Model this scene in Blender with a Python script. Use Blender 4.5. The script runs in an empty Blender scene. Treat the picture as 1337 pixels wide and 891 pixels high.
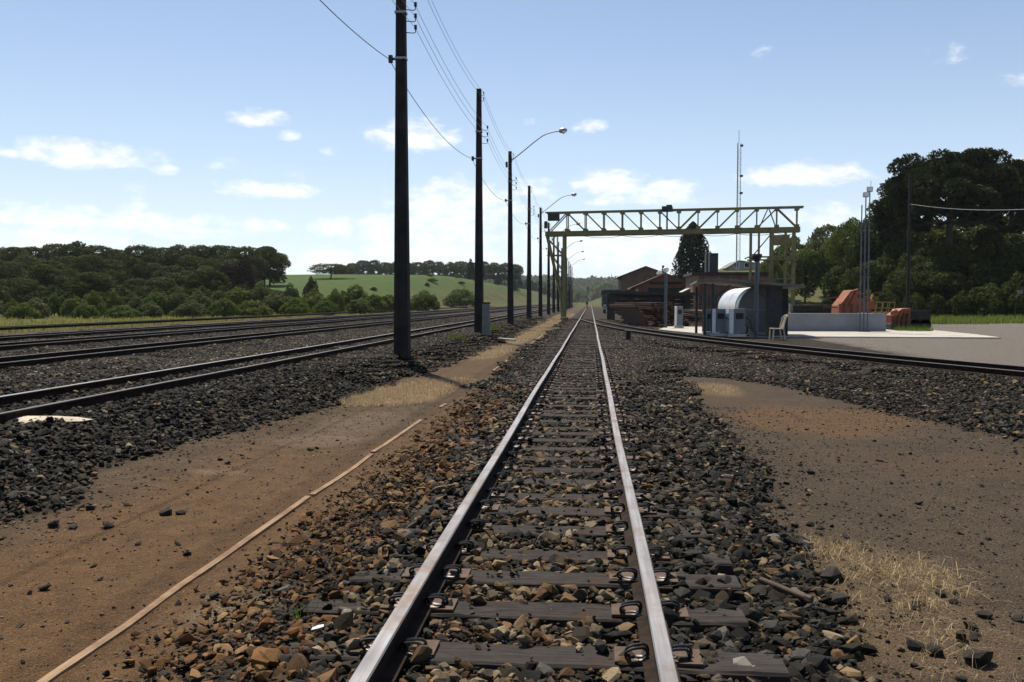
import bpy, bmesh, math, random
import numpy as np
from mathutils import Vector, Matrix, Euler
random.seed(7); RNG = np.random.default_rng(11)
SC = bpy.context.scene
COL = SC.collection
# ------------------------------------------------------------------ camera
F, PW, PH = 1150.0, 1337.0, 891.0
HORIZON, VPX = 394.0, 771.0
TH = math.atan((PH/2-HORIZON)/F); PSI = math.atan((VPX-PW/2)/math.hypot(F, PH/2-HORIZON))
FW = Vector((-math.sin(PSI)*math.cos(TH), math.cos(PSI)*math.cos(TH), -math.sin(TH)))
RT = Vector((math.cos(PSI), math.sin(PSI), 0)); UP = RT.cross(FW)
CAM = Vector((0, 0, 1.53))
cd = bpy.data.cameras.new('camera'); cam = bpy.data.objects.new('camera', cd); COL.objects.link(cam)
cd.sensor_width = 36; cd.lens = 36*F/PW; cd.clip_start = 0.05; cd.clip_end = 20000
cam.matrix_world = Matrix.Translation(CAM) @ Matrix((RT, UP, -FW)).transposed().to_4x4()
SC.camera = cam
def ray(x, y): return FW*F + RT*(x-PW/2) + UP*(PH/2-y)
def atz(x, y, z=0.0):
    r = ray(x, y); return CAM + r*((z-CAM.z)/r.z)
def atY(x, y, Y):
    r = ray(x, y); return CAM + r*(Y/r.y)
# ------------------------------------------------------------------ sun, sky, exposure
SUN_EL, SUN_AZ = math.radians(61), math.radians(-23.5)      # azimuth from +Y towards +X
sv = Vector((math.sin(SUN_AZ)*math.cos(SUN_EL), math.cos(SUN_AZ)*math.cos(SUN_EL), math.sin(SUN_EL)))
sl = bpy.data.lights.new('sun', 'SUN'); sl.energy = 5.0; sl.angle = math.radians(0.55); sl.color = (1, .925, .80)
so = bpy.data.objects.new('sun', sl); COL.objects.link(so); so.location = sv*200
so.rotation_euler = (-sv).to_track_quat('-Z', 'Y').to_euler()
W = bpy.data.worlds.new('World'); SC.world = W; W.use_nodes = True
nt = W.node_tree; nt.nodes.clear()
def wn(t, **k):
    n = nt.nodes.new(t)
    for a, b in k.items(): setattr(n, a, b)
    return n
def wmath(op, a, b=None, c=None, clamp=False):
    n = wn('ShaderNodeMath', operation=op, use_clamp=clamp)
    for i, v in enumerate((a, b, c)):
        if v is None: continue
        if isinstance(v, (int, float)): n.inputs[i].default_value = v
        else: nt.links.new(v, n.inputs[i])
    return n.outputs[0]
sky = wn('ShaderNodeTexSky', sky_type='NISHITA', sun_disc=False, sun_elevation=SUN_EL, sun_rotation=SUN_AZ,
         altitude=900, air_density=1.0, dust_density=1.2, ozone_density=2.0)
bg = wn('ShaderNodeBackground'); bg.inputs[1].default_value = 0.078
wo = wn('ShaderNodeOutputWorld')
tc = wn('ShaderNodeTexCoord'); sep = wn('ShaderNodeSeparateXYZ'); nt.links.new(tc.outputs['Generated'], sep.inputs[0])
az = wmath('MULTIPLY', wmath('ARCTAN2', sep.outputs[0], sep.outputs[1]), 57.2958)
el = wmath('MULTIPLY', wmath('ARCSINE', sep.outputs[2]), 57.2958)
def azel(px, py):
    r = ray(px, py).normalized(); return math.degrees(math.atan2(r.x, r.y)), math.degrees(math.asin(r.z))
cmb = wn('ShaderNodeCombineXYZ'); nt.links.new(az, cmb.inputs[0]); nt.links.new(wmath('MULTIPLY', el, 2.0), cmb.inputs[1])
def wnoise(scale, detail, rough):
    n = wn('ShaderNodeTexNoise'); n.inputs['Scale'].default_value = scale; n.inputs['Detail'].default_value = detail
    n.inputs['Roughness'].default_value = rough; nt.links.new(cmb.outputs[0], n.inputs['Vector']); return n.outputs[0]
N1 = wnoise(.62, 9, .62); N2 = wnoise(.11, 4, .55)
# cumulus seen in the sky: centre pixel, half-width, half-height (pixels), opacity
CL = [(105,205,85,17,.95),(218,224,26,9,.7),(340,157,50,14,.6),(378,178,22,10,.55),(350,250,75,14,.75),(435,298,32,16,.9),(345,297,45,10,.7),
      (100,290,130,22,.7),(180,292,60,22,.75),(535,182,62,22,.95),(600,270,95,34,.85),(560,305,120,30,.8),(690,250,45,20,.55),(770,166,24,14,.6),(690,160,16,10,.3),
      (797,242,48,20,.95),(873,252,40,17,.95),(835,262,90,12,.6),(1040,232,68,18,.95),(1100,228,40,14,.8),(1075,285,50,18,.7),(800,325,160,40,.75),(560,335,120,24,.8),
      (430,345,90,24,.7),(250,300,110,20,.55),(60,315,110,26,.6),(1240,72,40,18,.22),(1000,68,24,12,.14),(1320,110,36,14,.16),(1325,225,36,16,.6),(430,198,16,8,.35),(905,360,110,22,.6)]
acc = None
for px, py, a, b, op in CL:
    u0, v0 = azel(px, py); a2 = a*.058; b2 = b*.062
    du = wmath('MULTIPLY', wmath('SUBTRACT', az, u0), 1/a2); dv = wmath('MULTIPLY', wmath('SUBTRACT', el, v0), 1/b2)
    # flat-bottomed: the lower half falls off faster
    dv = wmath('MULTIPLY', dv, wmath('ADD', 1.0, wmath('MULTIPLY', wmath('LESS_THAN', dv, 0.0), .5)))
    q = wmath('SUBTRACT', 1.0, wmath('ADD', wmath('MULTIPLY', du, du), wmath('MULTIPLY', dv, dv)))
    q = wmath('SUBTRACT', wmath('MAXIMUM', q, -1.4), (1-op)*.9)
    acc = q if acc is None else wmath('MAXIMUM', acc, q)
# cumulus field low over the horizon all the way round
bandw = wmath('SUBTRACT', 1.0, wmath('MULTIPLY', wmath('ABSOLUTE', wmath('SUBTRACT', el, 3.0)), .17))
outside = wmath('GREATER_THAN', wmath('ABSOLUTE', wmath('ADD', az, 5.0)), 34.0)
band = wmath('ADD', wmath('MULTIPLY', wmath('SUBTRACT', N2, .5), 3.0), wmath('MULTIPLY', bandw, .35))
band = wmath('SUBTRACT', band, wmath('MULTIPLY', wmath('SUBTRACT', 1.0, outside), .55))
acc = wmath('MAXIMUM', acc, wmath('MINIMUM', band, .8))
dens = wmath('ADD', wmath('MULTIPLY', acc, .85), wmath('MULTIPLY', wmath('SUBTRACT', N1, .52), 2.3))
mr = wn('ShaderNodeMapRange', interpolation_type='SMOOTHSTEP'); nt.links.new(dens, mr.inputs[0])
mr.inputs[1].default_value = -.12; mr.inputs[2].default_value = .95
cov = wmath('MULTIPLY', mr.outputs[0], .93)
# thin milky haze just above the horizon
hz = wmath('POWER', 2.718, wmath('MULTIPLY', wmath('ABSOLUTE', el), -1/8.5))
veil = wn('ShaderNodeMixRGB'); nt.links.new(wmath('MULTIPLY', hz, .80), veil.inputs[0]); nt.links.new(sky.outputs[0], veil.inputs[1]); veil.inputs[2].default_value = (7.7, 8.7, 9.9, 1)
cshade = wn('ShaderNodeMixRGB'); nt.links.new(N1, cshade.inputs[0])
cshade.inputs[1].default_value = (8.2, 8.5, 9.0, 1); cshade.inputs[2].default_value = (9.9, 9.8, 9.7, 1)
mx = wn('ShaderNodeMixRGB'); nt.links.new(cov, mx.inputs[0]); nt.links.new(veil.outputs[0], mx.inputs[1]); nt.links.new(cshade.outputs[0], mx.inputs[2])
nt.links.new(mx.outputs[0], bg.inputs[0]); nt.links.new(bg.outputs[0], wo.inputs[0])
SC.view_settings.view_transform = 'Standard'; SC.view_settings.look = 'None'
SC.view_settings.exposure = 0.65; SC.view_settings.gamma = 1.0; SC.view_settings.use_curve_mapping = False
SC.render.engine = 'CYCLES'; SC.cycles.use_denoising = True; SC.cycles.max_bounces = 6; SC.cycles.transparent_max_bounces = 8
SC.cycles.diffuse_bounces = 3; SC.cycles.glossy_bounces = 3
# ------------------------------------------------------------------ helpers
class Mat:
    """small wrapper for building node materials"""
    def __init__(s, name):
        s.m = bpy.data.materials.new(name); s.m.use_nodes = True; s.t = s.m.node_tree
        s.b = s.t.nodes['Principled BSDF']; s.tc = s.t.nodes.new('ShaderNodeTexCoord'); s.geo = s.t.nodes.new('ShaderNodeNewGeometry')
    def n(s, t, **k):
        n = s.t.nodes.new(t)
        for a, b in k.items(): setattr(n, a, b)
        return n
    def l(s, a, b): s.t.links.new(a, b)
    def noise(s, scale, detail=4, rough=.55, vec=None, dist=0):
        n = s.n('ShaderNodeTexNoise'); n.inputs['Scale'].default_value = scale; n.inputs['Detail'].default_value = detail
        n.inputs['Roughness'].default_value = rough; n.inputs['Distortion'].default_value = dist
        s.l(vec or s.tc.outputs['Object'], n.inputs['Vector']); return n.outputs[0]
    def vor(s, scale, vec=None, feat='F1'):
        n = s.n('ShaderNodeTexVoronoi', feature=feat); n.inputs['Scale'].default_value = scale
        s.l(vec or s.tc.outputs['Object'], n.inputs['Vector']); return n
    def math(s, op, a, b=None, clamp=False):
        n = s.n('ShaderNodeMath', operation=op, use_clamp=clamp)
        for i, v in enumerate((a, b)):
            if v is None: continue
            if isinstance(v, (int, float)): n.inputs[i].default_value = v
            else: s.l(v, n.inputs[i])
        return n.outputs[0]
    def ramp(s, f, a, b):
        n = s.n('ShaderNodeMapRange', interpolation_type='SMOOTHSTEP'); s.l(f, n.inputs[0])
        n.inputs[1].default_value = a; n.inputs[2].default_value = b; return n.outputs[0]
    def mix(s, f, a, b, mode='MIX'):
        n = s.n('ShaderNodeMixRGB', blend_type=mode)
        for i, v in enumerate((f, a, b)):
            if isinstance(v, (int, float)): n.inputs[i].default_value = v
            elif isinstance(v, tuple): n.inputs[i].default_value = (*v, 1)
            else: s.l(v, n.inputs[i])
        return n.outputs[0]
    def attr(s, name, typ='GEOMETRY'):
        n = s.n('ShaderNodeAttribute', attribute_name=name, attribute_type=typ); return n
    def sepc(s, c):
        n = s.n('ShaderNodeSeparateColor'); s.l(c, n.inputs[0]); return n.outputs
    def bump(s, h, strength=.4, dist=.02):
        n = s.n('ShaderNodeBump'); n.inputs['Strength'].default_value = strength; n.inputs['Distance'].default_value = dist
        s.l(h, n.inputs['Height']); s.l(n.outputs[0], s.b.inputs['Normal'])
    def out(s, col=None, rough=.7, metal=0, spec=.4):
        if col is not None:
            if isinstance(col, tuple): s.b.inputs['Base Color'].default_value = (*col, 1)
            else: s.l(col, s.b.inputs['Base Color'])
        if isinstance(rough, (int, float)): s.b.inputs['Roughness'].default_value = rough
        else: s.l(rough, s.b.inputs['Roughness'])
        if isinstance(metal, (int, float)): s.b.inputs['Metallic'].default_value = metal
        else: s.l(metal, s.b.inputs['Metallic'])
        s.b.inputs['Specular IOR Level'].default_value = spec
        return s.m
def simple(name, c1, c2, scale=3, rough=.7, metal=0, bump=.25, bd=.01, stain=None, spec=.4):
    """two-tone noise colour, optional stain colour, fine bump"""
    M = Mat(name); f = M.ramp(M.noise(scale, 6, .6), .3, .7); c = M.mix(f, c1, c2)
    if stain: c = M.mix(M.ramp(M.noise(scale*.37, 5, .65, dist=.6), .52, .72), c, stain)
    M.bump(M.noise(scale*6, 5, .6), bump, bd)
    return M.out(c, rough, metal, spec)
MATS = {}
class MB:
    def __init__(s): s.v = []; s.f = []; s.sm = False
    def add(s, vs, fs):
        o = len(s.v); s.v += [tuple(v) for v in vs]; s.f += [tuple(i+o for i in f) for f in fs]; return s
    def box(s, c, d, rz=0, taper=1.0):
        x, y, z = d[0]/2, d[1]/2, d[2]/2; R = Matrix.Rotation(rz, 3, 'Z'); vs = []
        for k in (-1, 1):
            t = taper if k > 0 else 1
            for a, b in ((-1,-1),(1,-1),(1,1),(-1,1)): vs.append(Vector(c)+R @ Vector((a*x*t, b*y*t, k*z)))
        return s.add(vs, [(3,2,1,0),(4,5,6,7),(0,1,5,4),(1,2,6,5),(2,3,7,6),(3,0,4,7)])
    def beam(s, p0, p1, w, h=None, up=(0,0,1)):
        p0, p1 = Vector(p0), Vector(p1); h = h or w; d = (p1-p0).normalized(); u = Vector(up)
        if abs(d.dot(u)) > .98: u = Vector((0,1,0))
        a = d.cross(u).normalized(); b = a.cross(d); vs = []
        for p in (p0, p1):
            for i, j in ((-1,-1),(1,-1),(1,1),(-1,1)): vs.append(p+a*i*w/2+b*j*h/2)
        return s.add(vs, [(3,2,1,0),(4,5,6,7),(0,1,5,4),(1,2,6,5),(2,3,7,6),(3,0,4,7)])
    def tube(s, pts, r, n=8, cap=True, closed=False):
        pts = [Vector(p) for p in pts]; m = len(pts); rs = r if hasattr(r, '__len__') else [r]*m
        vs = []; fs = []; ref = None
        for i, p in enumerate(pts):
            if closed: d = (pts[(i+1) % m]-pts[i-1]).normalized()
            else: d = (pts[min(i+1, m-1)]-pts[max(i-1, 0)]).normalized()
            if ref is None:
                ref = Vector((0,0,1)) if abs(d.z) < .9 else Vector((1,0,0))
            a = d.cross(ref).normalized(); b = a.cross(d).normalized(); ref = b
            for k in range(n):
                t = 2*math.pi*k/n; vs.append(p+(a*math.cos(t)+b*math.sin(t))*rs[i])
        for i in range(m if closed else m-1):
            j = (i+1) % m
            for k in range(n):
                l = (k+1) % n; fs.append((i*n+k, i*n+l, j*n+l, j*n+k))
        if cap and not closed: fs += [tuple(range(n-1, -1, -1)), tuple((m-1)*n+k for k in range(n))]
        return s.add(vs, fs)
    def cyl(s, p0, p1, r0, r1=None, n=12): return s.tube([p0, p1], [r0, r0 if r1 is None else r1], n)
    def prism(s, poly, y0, y1, axis='Y'):
        """extrude a 2-D outline (counter-clockwise) along an axis"""
        n = len(poly); f = {'Y': lambda p, t: (p[0], t, p[1]), 'X': lambda p, t: (t, p[0], p[1]), 'Z': lambda p, t: (p[0], p[1], t)}[axis]
        vs = [f(p, y0) for p in poly]+[f(p, y1) for p in poly]
        fs = [tuple(range(n-1, -1, -1)), tuple(range(n, 2*n))]+[(i, (i+1) % n, n+(i+1) % n, n+i) for i in range(n)]
        return s.add(vs, fs)
    def mesh(s, name, smooth=False):
        me = bpy.data.meshes.new(name); me.from_pydata(s.v, [], s.f)
        bm = bmesh.new(); bm.from_mesh(me); bmesh.ops.recalc_face_normals(bm, faces=bm.faces); bm.to_mesh(me); bm.free()
        if smooth:
            me.polygons.foreach_set('use_smooth', [True]*len(me.polygons)); me.set_sharp_from_angle(angle=math.radians(40))
        me.update(); return me
    def build(s, name, mat, parent=None, smooth=False, bevel=0):
        me = s.mesh(name, smooth); me.materials.append(mat); return link(name, me, parent, bevel)
def link(name, me, parent=None, bevel=0):
    o = bpy.data.objects.new(name, me); COL.objects.link(o)
    if parent is not None: o.parent = parent
    if bevel:
        b = o.modifiers.new('bevel', 'BEVEL'); b.width = bevel; b.segments = 2; b.limit_method = 'ANGLE'
    return o
def tag(o, label, cat, group=None, kind=None):
    o['label'] = label
    if cat: o['category'] = cat
    if group: o['group'] = group
    o['kind'] = kind or 'thing'
    return o
def struct(o, label=None, kind='structure'):
    o['kind'] = kind
    if label: o['label'] = label
    return o
def thing(name, label, cat, loc=(0,0,0), rz=0, group=None):
    o = bpy.data.objects.new(name, None); COL.objects.link(o); o.empty_display_size = .3
    o.location = loc; o.rotation_euler = (0, 0, rz); return tag(o, label, cat, group)
def copy_tree(o, parent=None):
    c = o.copy(); COL.objects.link(c); c.parent = parent
    for ch in list(o.children): copy_tree(ch, c)
    return c
ORD = ['first','second','third','fourth','fifth','sixth','seventh','eighth','ninth','tenth','eleventh','twelfth','thirteenth','fourteenth','fifteenth','sixteenth',
       'seventeenth','eighteenth','nineteenth','twentieth','twenty-first','twenty-second','twenty-third','twenty-fourth','twenty-fifth','twenty-sixth','twenty-seventh','twenty-eighth','twenty-ninth','thirtieth']+['thirty-'+w for w in ('first','second','third','fourth','fifth','sixth','seventh','eighth','ninth')]
def mesh_np(name, V, Fq, mat, smooth=False):
    me = bpy.data.meshes.new(name); nv = len(V); nf, k = Fq.shape
    me.vertices.add(nv); me.vertices.foreach_set('co', np.asarray(V, np.float32).ravel())
    me.loops.add(nf*k); me.loops.foreach_set('vertex_index', Fq.astype(np.int32).ravel())
    me.polygons.add(nf); me.polygons.foreach_set('loop_start', np.arange(0, nf*k, k, dtype=np.int32))
    if smooth: me.polygons.foreach_set('use_smooth', np.ones(nf, bool))
    me.update(calc_edges=True); me.materials.append(mat); return me
# ------------------------------------------------------------------ terrain
def sstep(a, b, x): t = np.clip((x-a)/(b-a), 0, 1); return t*t*(3-2*t)
_tab = np.random.default_rng(5).random((256, 256))
def vnoise(x, y):
    xi = np.floor(x).astype(int); yi = np.floor(y).astype(int); fx = x-xi; fy = y-yi
    fx = fx*fx*(3-2*fx); fy = fy*fy*(3-2*fy); a = _tab[xi & 255, yi & 255]; b = _tab[(xi+1) & 255, yi & 255]
    c = _tab[xi & 255, (yi+1) & 255]; d = _tab[(xi+1) & 255, (yi+1) & 255]
    return (a*(1-fx)+b*fx)*(1-fy)+(c*(1-fx)+d*fx)*fy
def fbm(x, y, o=4):
    s = 0; a = .5
    for i in range(o): s = s+a*vnoise(x*2**i+17.3*i, y*2**i+5.1*i); a *= .5
    return s
RAIL_L, RAIL_R, XC = -0.785, 0.270, -0.2575
RAILTOP, SLEEPER_TOP = 0.25, 0.122
sid_pts = np.array([(-.785,66),(.27,51.4),(1.99,39.1),(3.4,31.8),(4.96,25.5),(6.6,20.6),(7.95,16.8),(10.6,10.5),(13.3,5.0),(16.5,-1.0)])
_sy = np.arange(-1, 66.01, .5); _c = np.polyfit(sid_pts[:,1], sid_pts[:,0], 4); sid_x = np.polyval(_c, _sy)
def SX(Y): return np.interp(Y, _sy, sid_x)        # nearer rail of the siding
def left_toe(Y):
    return np.interp(Y, [0,5.6,6.1,7.5,9,10.1,12,18.4,25,35,60,100,300], [-4.1,-4.02,-3.75,-4.35,-4.36,-4.13,-3.85,-3.66,-3.5,-3.45,-3.5,-3.8,-4.2]) + .25*(fbm(Y*.9, Y*0+3.3)-.47)
def right_toe(Y):
    return np.interp(Y, [0,3.6,5.8,8.3,16.8,19.0,20.5,22], [1.05,1.11,1.3,1.5,1.68,1.96,4,9]) + .3*(fbm(Y*1.3, Y*0+9.3)-.47)*(Y < 19)
def sid_toe(Y):   # boundary dirt | siding ballast, right of the dirt area
    return np.interp(Y, [0,5,10.1,16.9,19.1,20.5], [6.9,5.9,4.78,3.3,1.96,-3]) + .3*(fbm(Y*1.1, Y*0+1.3)-.47)*(Y < 19)
def zones(X, Y):
    n = fbm(X*1.7, Y*1.7)-.47; w = .12+.25*np.abs(n)
    near = sstep(-2.12, -1.55+.35*n, X)*(1-sstep(-.18, .12, X-right_toe(Y)+.3*n))
    left = 1-sstep(-.15, .15, X-left_toe(Y)+.35*n)
    left = left*sstep(-22.5, -20.5, X)
    side = sstep(-.25, .2, X-sid_toe(Y)+.3*n)*(1-sstep(2.1, 2.7, X-SX(Y)+.3*n))*(Y > -2)*(X > .9)*(1-sstep(66, 72, Y))
    return near, left, side
def H(X, Y):
    X = np.asarray(X, float); Y = np.asarray(Y, float)
    n1, l1, s1 = zones(X, Y); d = np.maximum
    z = .05*(fbm(X*.35, Y*.35)-.47)+.02*(fbm(X*2.1, Y*2.1)-.47)+.016*(fbm(X*6.3, Y*6.3)-.47)*(np.abs(X) < 9)
    nb = sstep(-2.2, -1.35, X)*(1-sstep(-.9, .15, X-np.minimum(right_toe(Y), 2.2)))
    z = z*(1-nb)+nb*.088
    lb = 1-sstep(-1.25, .05, X-left_toe(Y)); lb = lb*sstep(-29, -21, X)
    z = z*(1-lb)+lb*(.285+.03*(fbm(X*.8, Y*.8)-.47))
    sb = sstep(-1.6, -.75, X-SX(Y))*(1-sstep(1.8, 2.8, X-SX(Y)))*(1-sstep(48, 66, Y))
    z = np.where(sb > 0, z*(1-sb)+sb*d(.105, z), z)
    # field hill on the left, hill on the right, far ridge
    hl = 9.0*sstep(0, 1, (-X+np.interp(Y, [0,120,260,600], [-29,-29,-22,-20]))/np.interp(Y, [0,100,200,260], [46,46,28,20]))*sstep(85, 250, Y)*(1-.5*sstep(500, 1500, Y))
    hr = 8.5*sstep(8, 30, X+.02*Y)*sstep(88, 200, Y)*(1-.35*sstep(300, 900, Y))
    far = sstep(700, 2200, Y+.15*np.abs(X))*(38+26*(fbm(X*.0016+3, Y*.0012)-.45)*2)
    side_r = 1.0*sstep(24, 60, X)*sstep(20, 60, Y)
    und = .6*(fbm(X*.03, Y*.03)-.47)*sstep(30, 60, np.abs(X))
    return z+hl+hr+far+side_r+und
def Hs(x, y): return float(H(np.array([x]), np.array([y]))[0])
def axis(segs):
    out = []
    for a, b, s in segs: out += list(np.arange(a, b-1e-6, s))
    return np.array(out+[segs[-1][1]])
def geo_axis(a, b, n): return list(np.geomspace(a, b, n))
gx = np.array([-v for v in geo_axis(60, 6000, 26)][::-1] + list(axis([(-58,-26,2),(-26,-9,.6),(-9,-5,.2),(-5,3,.09),(3,9,.2),(9,24,.6),(24,60,2)])) + geo_axis(66, 6000, 26))
gx = np.unique(np.round(gx, 3))
gy = np.unique(np.round(np.array([-400,-100,-40,-15,-6,-2,0,1]+list(axis([(2,13,.09),(13,24,.2),(24,60,.6),(60,130,2.5),(130,420,8)]))+geo_axis(440, 9000, 40)), 3))
GX, GY = np.meshgrid(gx, gy); GZ = H(GX.ravel(), GY.ravel())
V = np.stack([GX.ravel(), GY.ravel(), GZ], 1); nx, ny = len(gx), len(gy)
I = np.arange(nx*ny).reshape(ny, nx); Q = np.stack([I[:-1,:-1].ravel(), I[:-1,1:].ravel(), I[1:,1:].ravel(), I[1:,:-1].ravel()], 1)
# ground material -------------------------------------------------
M = Mat('ground_soil'); P = M.geo.outputs['Position']
z1 = M.sepc(M.attr('zone_a').outputs['Color']); z2 = M.sepc(M.attr('zone_b').outputs['Color'])
nb_, ns_, nf_ = M.noise(.9, 6, .62, P), M.noise(6, 6, .65, P), M.noise(38, 5, .7, P)
peb = M.vor(95, P); pebc = M.sepc(peb.outputs['Color'])[0]; peb2 = M.vor(34, P); peb2c = M.sepc(peb2.outputs['Color'])[0]
soil = M.mix(M.ramp(nb_, .35, .65), (.115,.077,.044), (.175,.122,.072))
soil = M.mix(M.ramp(ns_, .4, .7), soil, (.095,.066,.044))
red = M.mix(M.ramp(ns_, .3, .7), (.215,.122,.056), (.145,.083,.041))
red = M.mix(M.ramp(nf_, .55, .75), red, (.27,.17,.10))
grey = M.mix(M.ramp(ns_, .3, .7), (.064,.049,.037), (.098,.076,.058))
grey = M.mix(M.ramp(pebc, .72, .95), grey, (.15,.12,.095)); grey = M.mix(M.ramp(pebc, .28, .05), grey, (.03,.027,.025))
lg = M.mix(M.ramp(ns_, .3, .7), (.24,.215,.19), (.31,.28,.25)); lg = M.mix(M.ramp(pebc, .3, .05), lg, (.06,.055,.05)); zcc = M.sepc(M.attr('zone_c').outputs['Color'])
c = M.mix(z2[0], soil, red); c = M.mix(z2[1], c, grey); c = M.mix(zcc[2], c, lg)
pale = M.mix(M.ramp(ns_, .3, .7), (.36,.29,.20), (.27,.2,.13)); c = M.mix(M.math('MULTIPLY', z2[2], M.ramp(nf_, .25, .6)), c, pale)
c = M.mix(M.math('MULTIPLY', M.ramp(pebc, .86, .97), .5), c, (.22,.18,.15))
straw = M.mix(M.ramp(ns_, .3, .7), (.36,.26,.145), (.27,.185,.10)); c = M.mix(M.math('MULTIPLY', z1[2], M.ramp(nf_, .2, .55)), c, straw)
bal = M.mix(M.ramp(pebc, .1, .9), (.006,.005,.005), (.05,.043,.037)); bal = M.mix(M.ramp(peb2c, .7, .95), bal, (.15,.11,.075))
c = M.mix(z1[0], c, bal)
gr = M.mix(M.ramp(ns_, .3, .7), (.10,.105,.030), (.165,.15,.048)); gr = M.mix(M.ramp(M.noise(.12, 5, .6, P), .38, .62), gr, (.072,.090,.022))
c = M.mix(z1[1], c, gr)
fa = M.attr('zone_c'); zc = M.sepc(fa.outputs['Color'])
crop = M.mix(M.ramp(M.noise(.35, 5, .65, P), .3, .7), (.062,.118,.021), (.088,.145,.028)); c = M.mix(zc[0], c, crop)
wood = M.mix(M.ramp(M.noise(.02, 8, .75, P), .4, .62), (.035,.05,.02), (.10,.12,.04)); c = M.mix(zc[1], c, wood)
mot = M.ramp(M.noise(2.3, 7, .68, P, .5), .50, .70); mot2 = M.ramp(M.noise(14, 5, .7, P), .56, .70)
c = M.mix(M.math('MULTIPLY', mot, .38), c, M.mix(1.0, c, (.55,.50,.47), 'MULTIPLY')); c = M.mix(M.math('MULTIPLY', mot2, .45), c, M.mix(1.0, c, (.45,.42,.40), 'MULTIPLY'))
hgt = M.math('ADD', M.math('MULTIPLY', M.math('SUBTRACT', 1.0, peb.outputs['Distance']), .5), M.math('MULTIPLY', nf_, 1.1))
hgt = M.math('ADD', hgt, M.math('MULTIPLY', ns_, 1.5))
c = M.mix(M.ramp(M.noise(150, 3, .7, P), .35, .65), M.mix(1.0, c, (.24,.235,.23), 'MULTIPLY'), M.mix(1.0, c, (.80,.78,.75), 'MULTIPLY'))
M.bump(hgt, .9, .022); M.out(c, .95, 0, .12); MATS['ground'] = M.m
gm = mesh_np('ground', V, Q, M.m, True)
xs, ys = GX.ravel(), GY.ravel(); n1, l1, s1 = zones(xs, ys)
def patch(cx, cy, rx, ry, w=.5):
    q = ((xs-cx)/rx)**2+((ys-cy)/ry)**2+1.6*(fbm(xs*1.1+cx, ys*1.1)-.47); return 1-sstep(1-w, 1+w, q)
za = np.zeros((nx*ny, 4), np.float32); zb = za.copy(); zc_ = za.copy()
za[:,0] = np.clip(np.maximum.reduce([n1*sstep(-2.1,-1.2,xs+.0*ys+.25*sstep(8,14,ys)), l1, s1]), 0, 1)*(ys > -5)*(1-sstep(150, 420, ys))
za[:,0] = np.maximum(za[:,0], .55*sstep(-29.5,-25.5,xs)*(1-sstep(-24.5,-22.5,xs)))
hill = np.maximum(sstep(1.2, -.2, xs-np.interp(ys, [0,120,260,600], [-29,-29,-22,-20])+.8*(fbm(xs*.4, ys*.4)-.47)*2), 0)
rg = np.maximum(sstep(17, 20, xs+2*(fbm(xs*.2, ys*.2)-.47))*sstep(60, 66, ys+.6*(24-xs)+5*(fbm(xs*.15, ys*.15)-.47)), sstep(84, 92, ys)*sstep(7.5, 10, xs))
za[:,1] = np.clip(np.maximum(hill, np.maximum(rg, sstep(230, 300, ys))), 0, 1)
st = np.maximum.reduce([patch(-3.05, 14.6, .62, 1.9), .9*patch(-2.85, 41, .75, 9), .95*patch(-3.2, 66, .9, 15), patch(-2.9, 96, 1.0, 20), .3*patch(1.62, 5.1, .4, .6), .6*patch(-2.95, 27, .5, 4),
                        .55*patch(2.2, 15.5, .45, 1.2), .55*patch(3.5, 72, 1.5, 6), .25*patch(1.6, 4.2, .4, .5)])
za[:,2] = st
zb[:,0] = np.maximum.reduce([sstep(-3.9,-3.3,xs+.5*(fbm(xs,ys)-.47))*(1-sstep(-1.6,-1.1,xs))*(1-sstep(7,11,ys+3*(fbm(xs*.7,ys*.7)-.47))), 1.0*patch(3.0, 11.6, 1.3, 1.2), .6*patch(3.6, 8.6, 1.0, .6), .5*patch(2.3, 14.2, .7, 1.0), .85*patch(-1.85, 8.5, .45, 6), .5*patch(-2.6, 21, .7, 6), .4*patch(2.5, 8.9, .7, .5)])
zb[:,1] = np.clip(sstep(1.0, 1.6, xs-.2*(fbm(xs,ys)-.47))*(1-.75*patch(3.0, 11.6, 1.5, 1.5)), 0, 1)*(.55+.45*sstep(2.2, 3.0, xs-SX(ys)))
zb[:,2] = np.maximum.reduce([.95*patch(-1.62, 4.05, .28, .22), .6*patch(-3.3, 7.55, .3, .12), .5*patch(-3.0, 9.5, .5, .6), .9*patch(-5.55, 7.95, .7, .5), .35*patch(-2.9, 10.8, .6, 1.2)])
zc_[:,0] = np.clip(sstep(-9, -15, xs-np.interp(ys, [0,120,260,600], [-33,-33,-22,-20])+5*(fbm(xs*.08, ys*.08)-.47))*sstep(120, 140, ys)*(1-sstep(480, 560, ys)), 0, 1)
zc_[:,2] = sstep(2.0, 2.9, xs-SX(ys))*(1-sstep(60, 85, ys))*(xs > 0)
zc_[:,1] = sstep(560, 760, ys+.1*np.abs(xs))
for nm, arr in (('zone_a', za), ('zone_b', zb), ('zone_c', zc_)):
    a = gm.color_attributes.new(nm, 'FLOAT_COLOR', 'POINT'); a.data.foreach_set('color', arr.ravel())
ground = link('ground', gm); struct(ground, 'dirt, gravel and grass ground of the rail yard with low hills')
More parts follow.
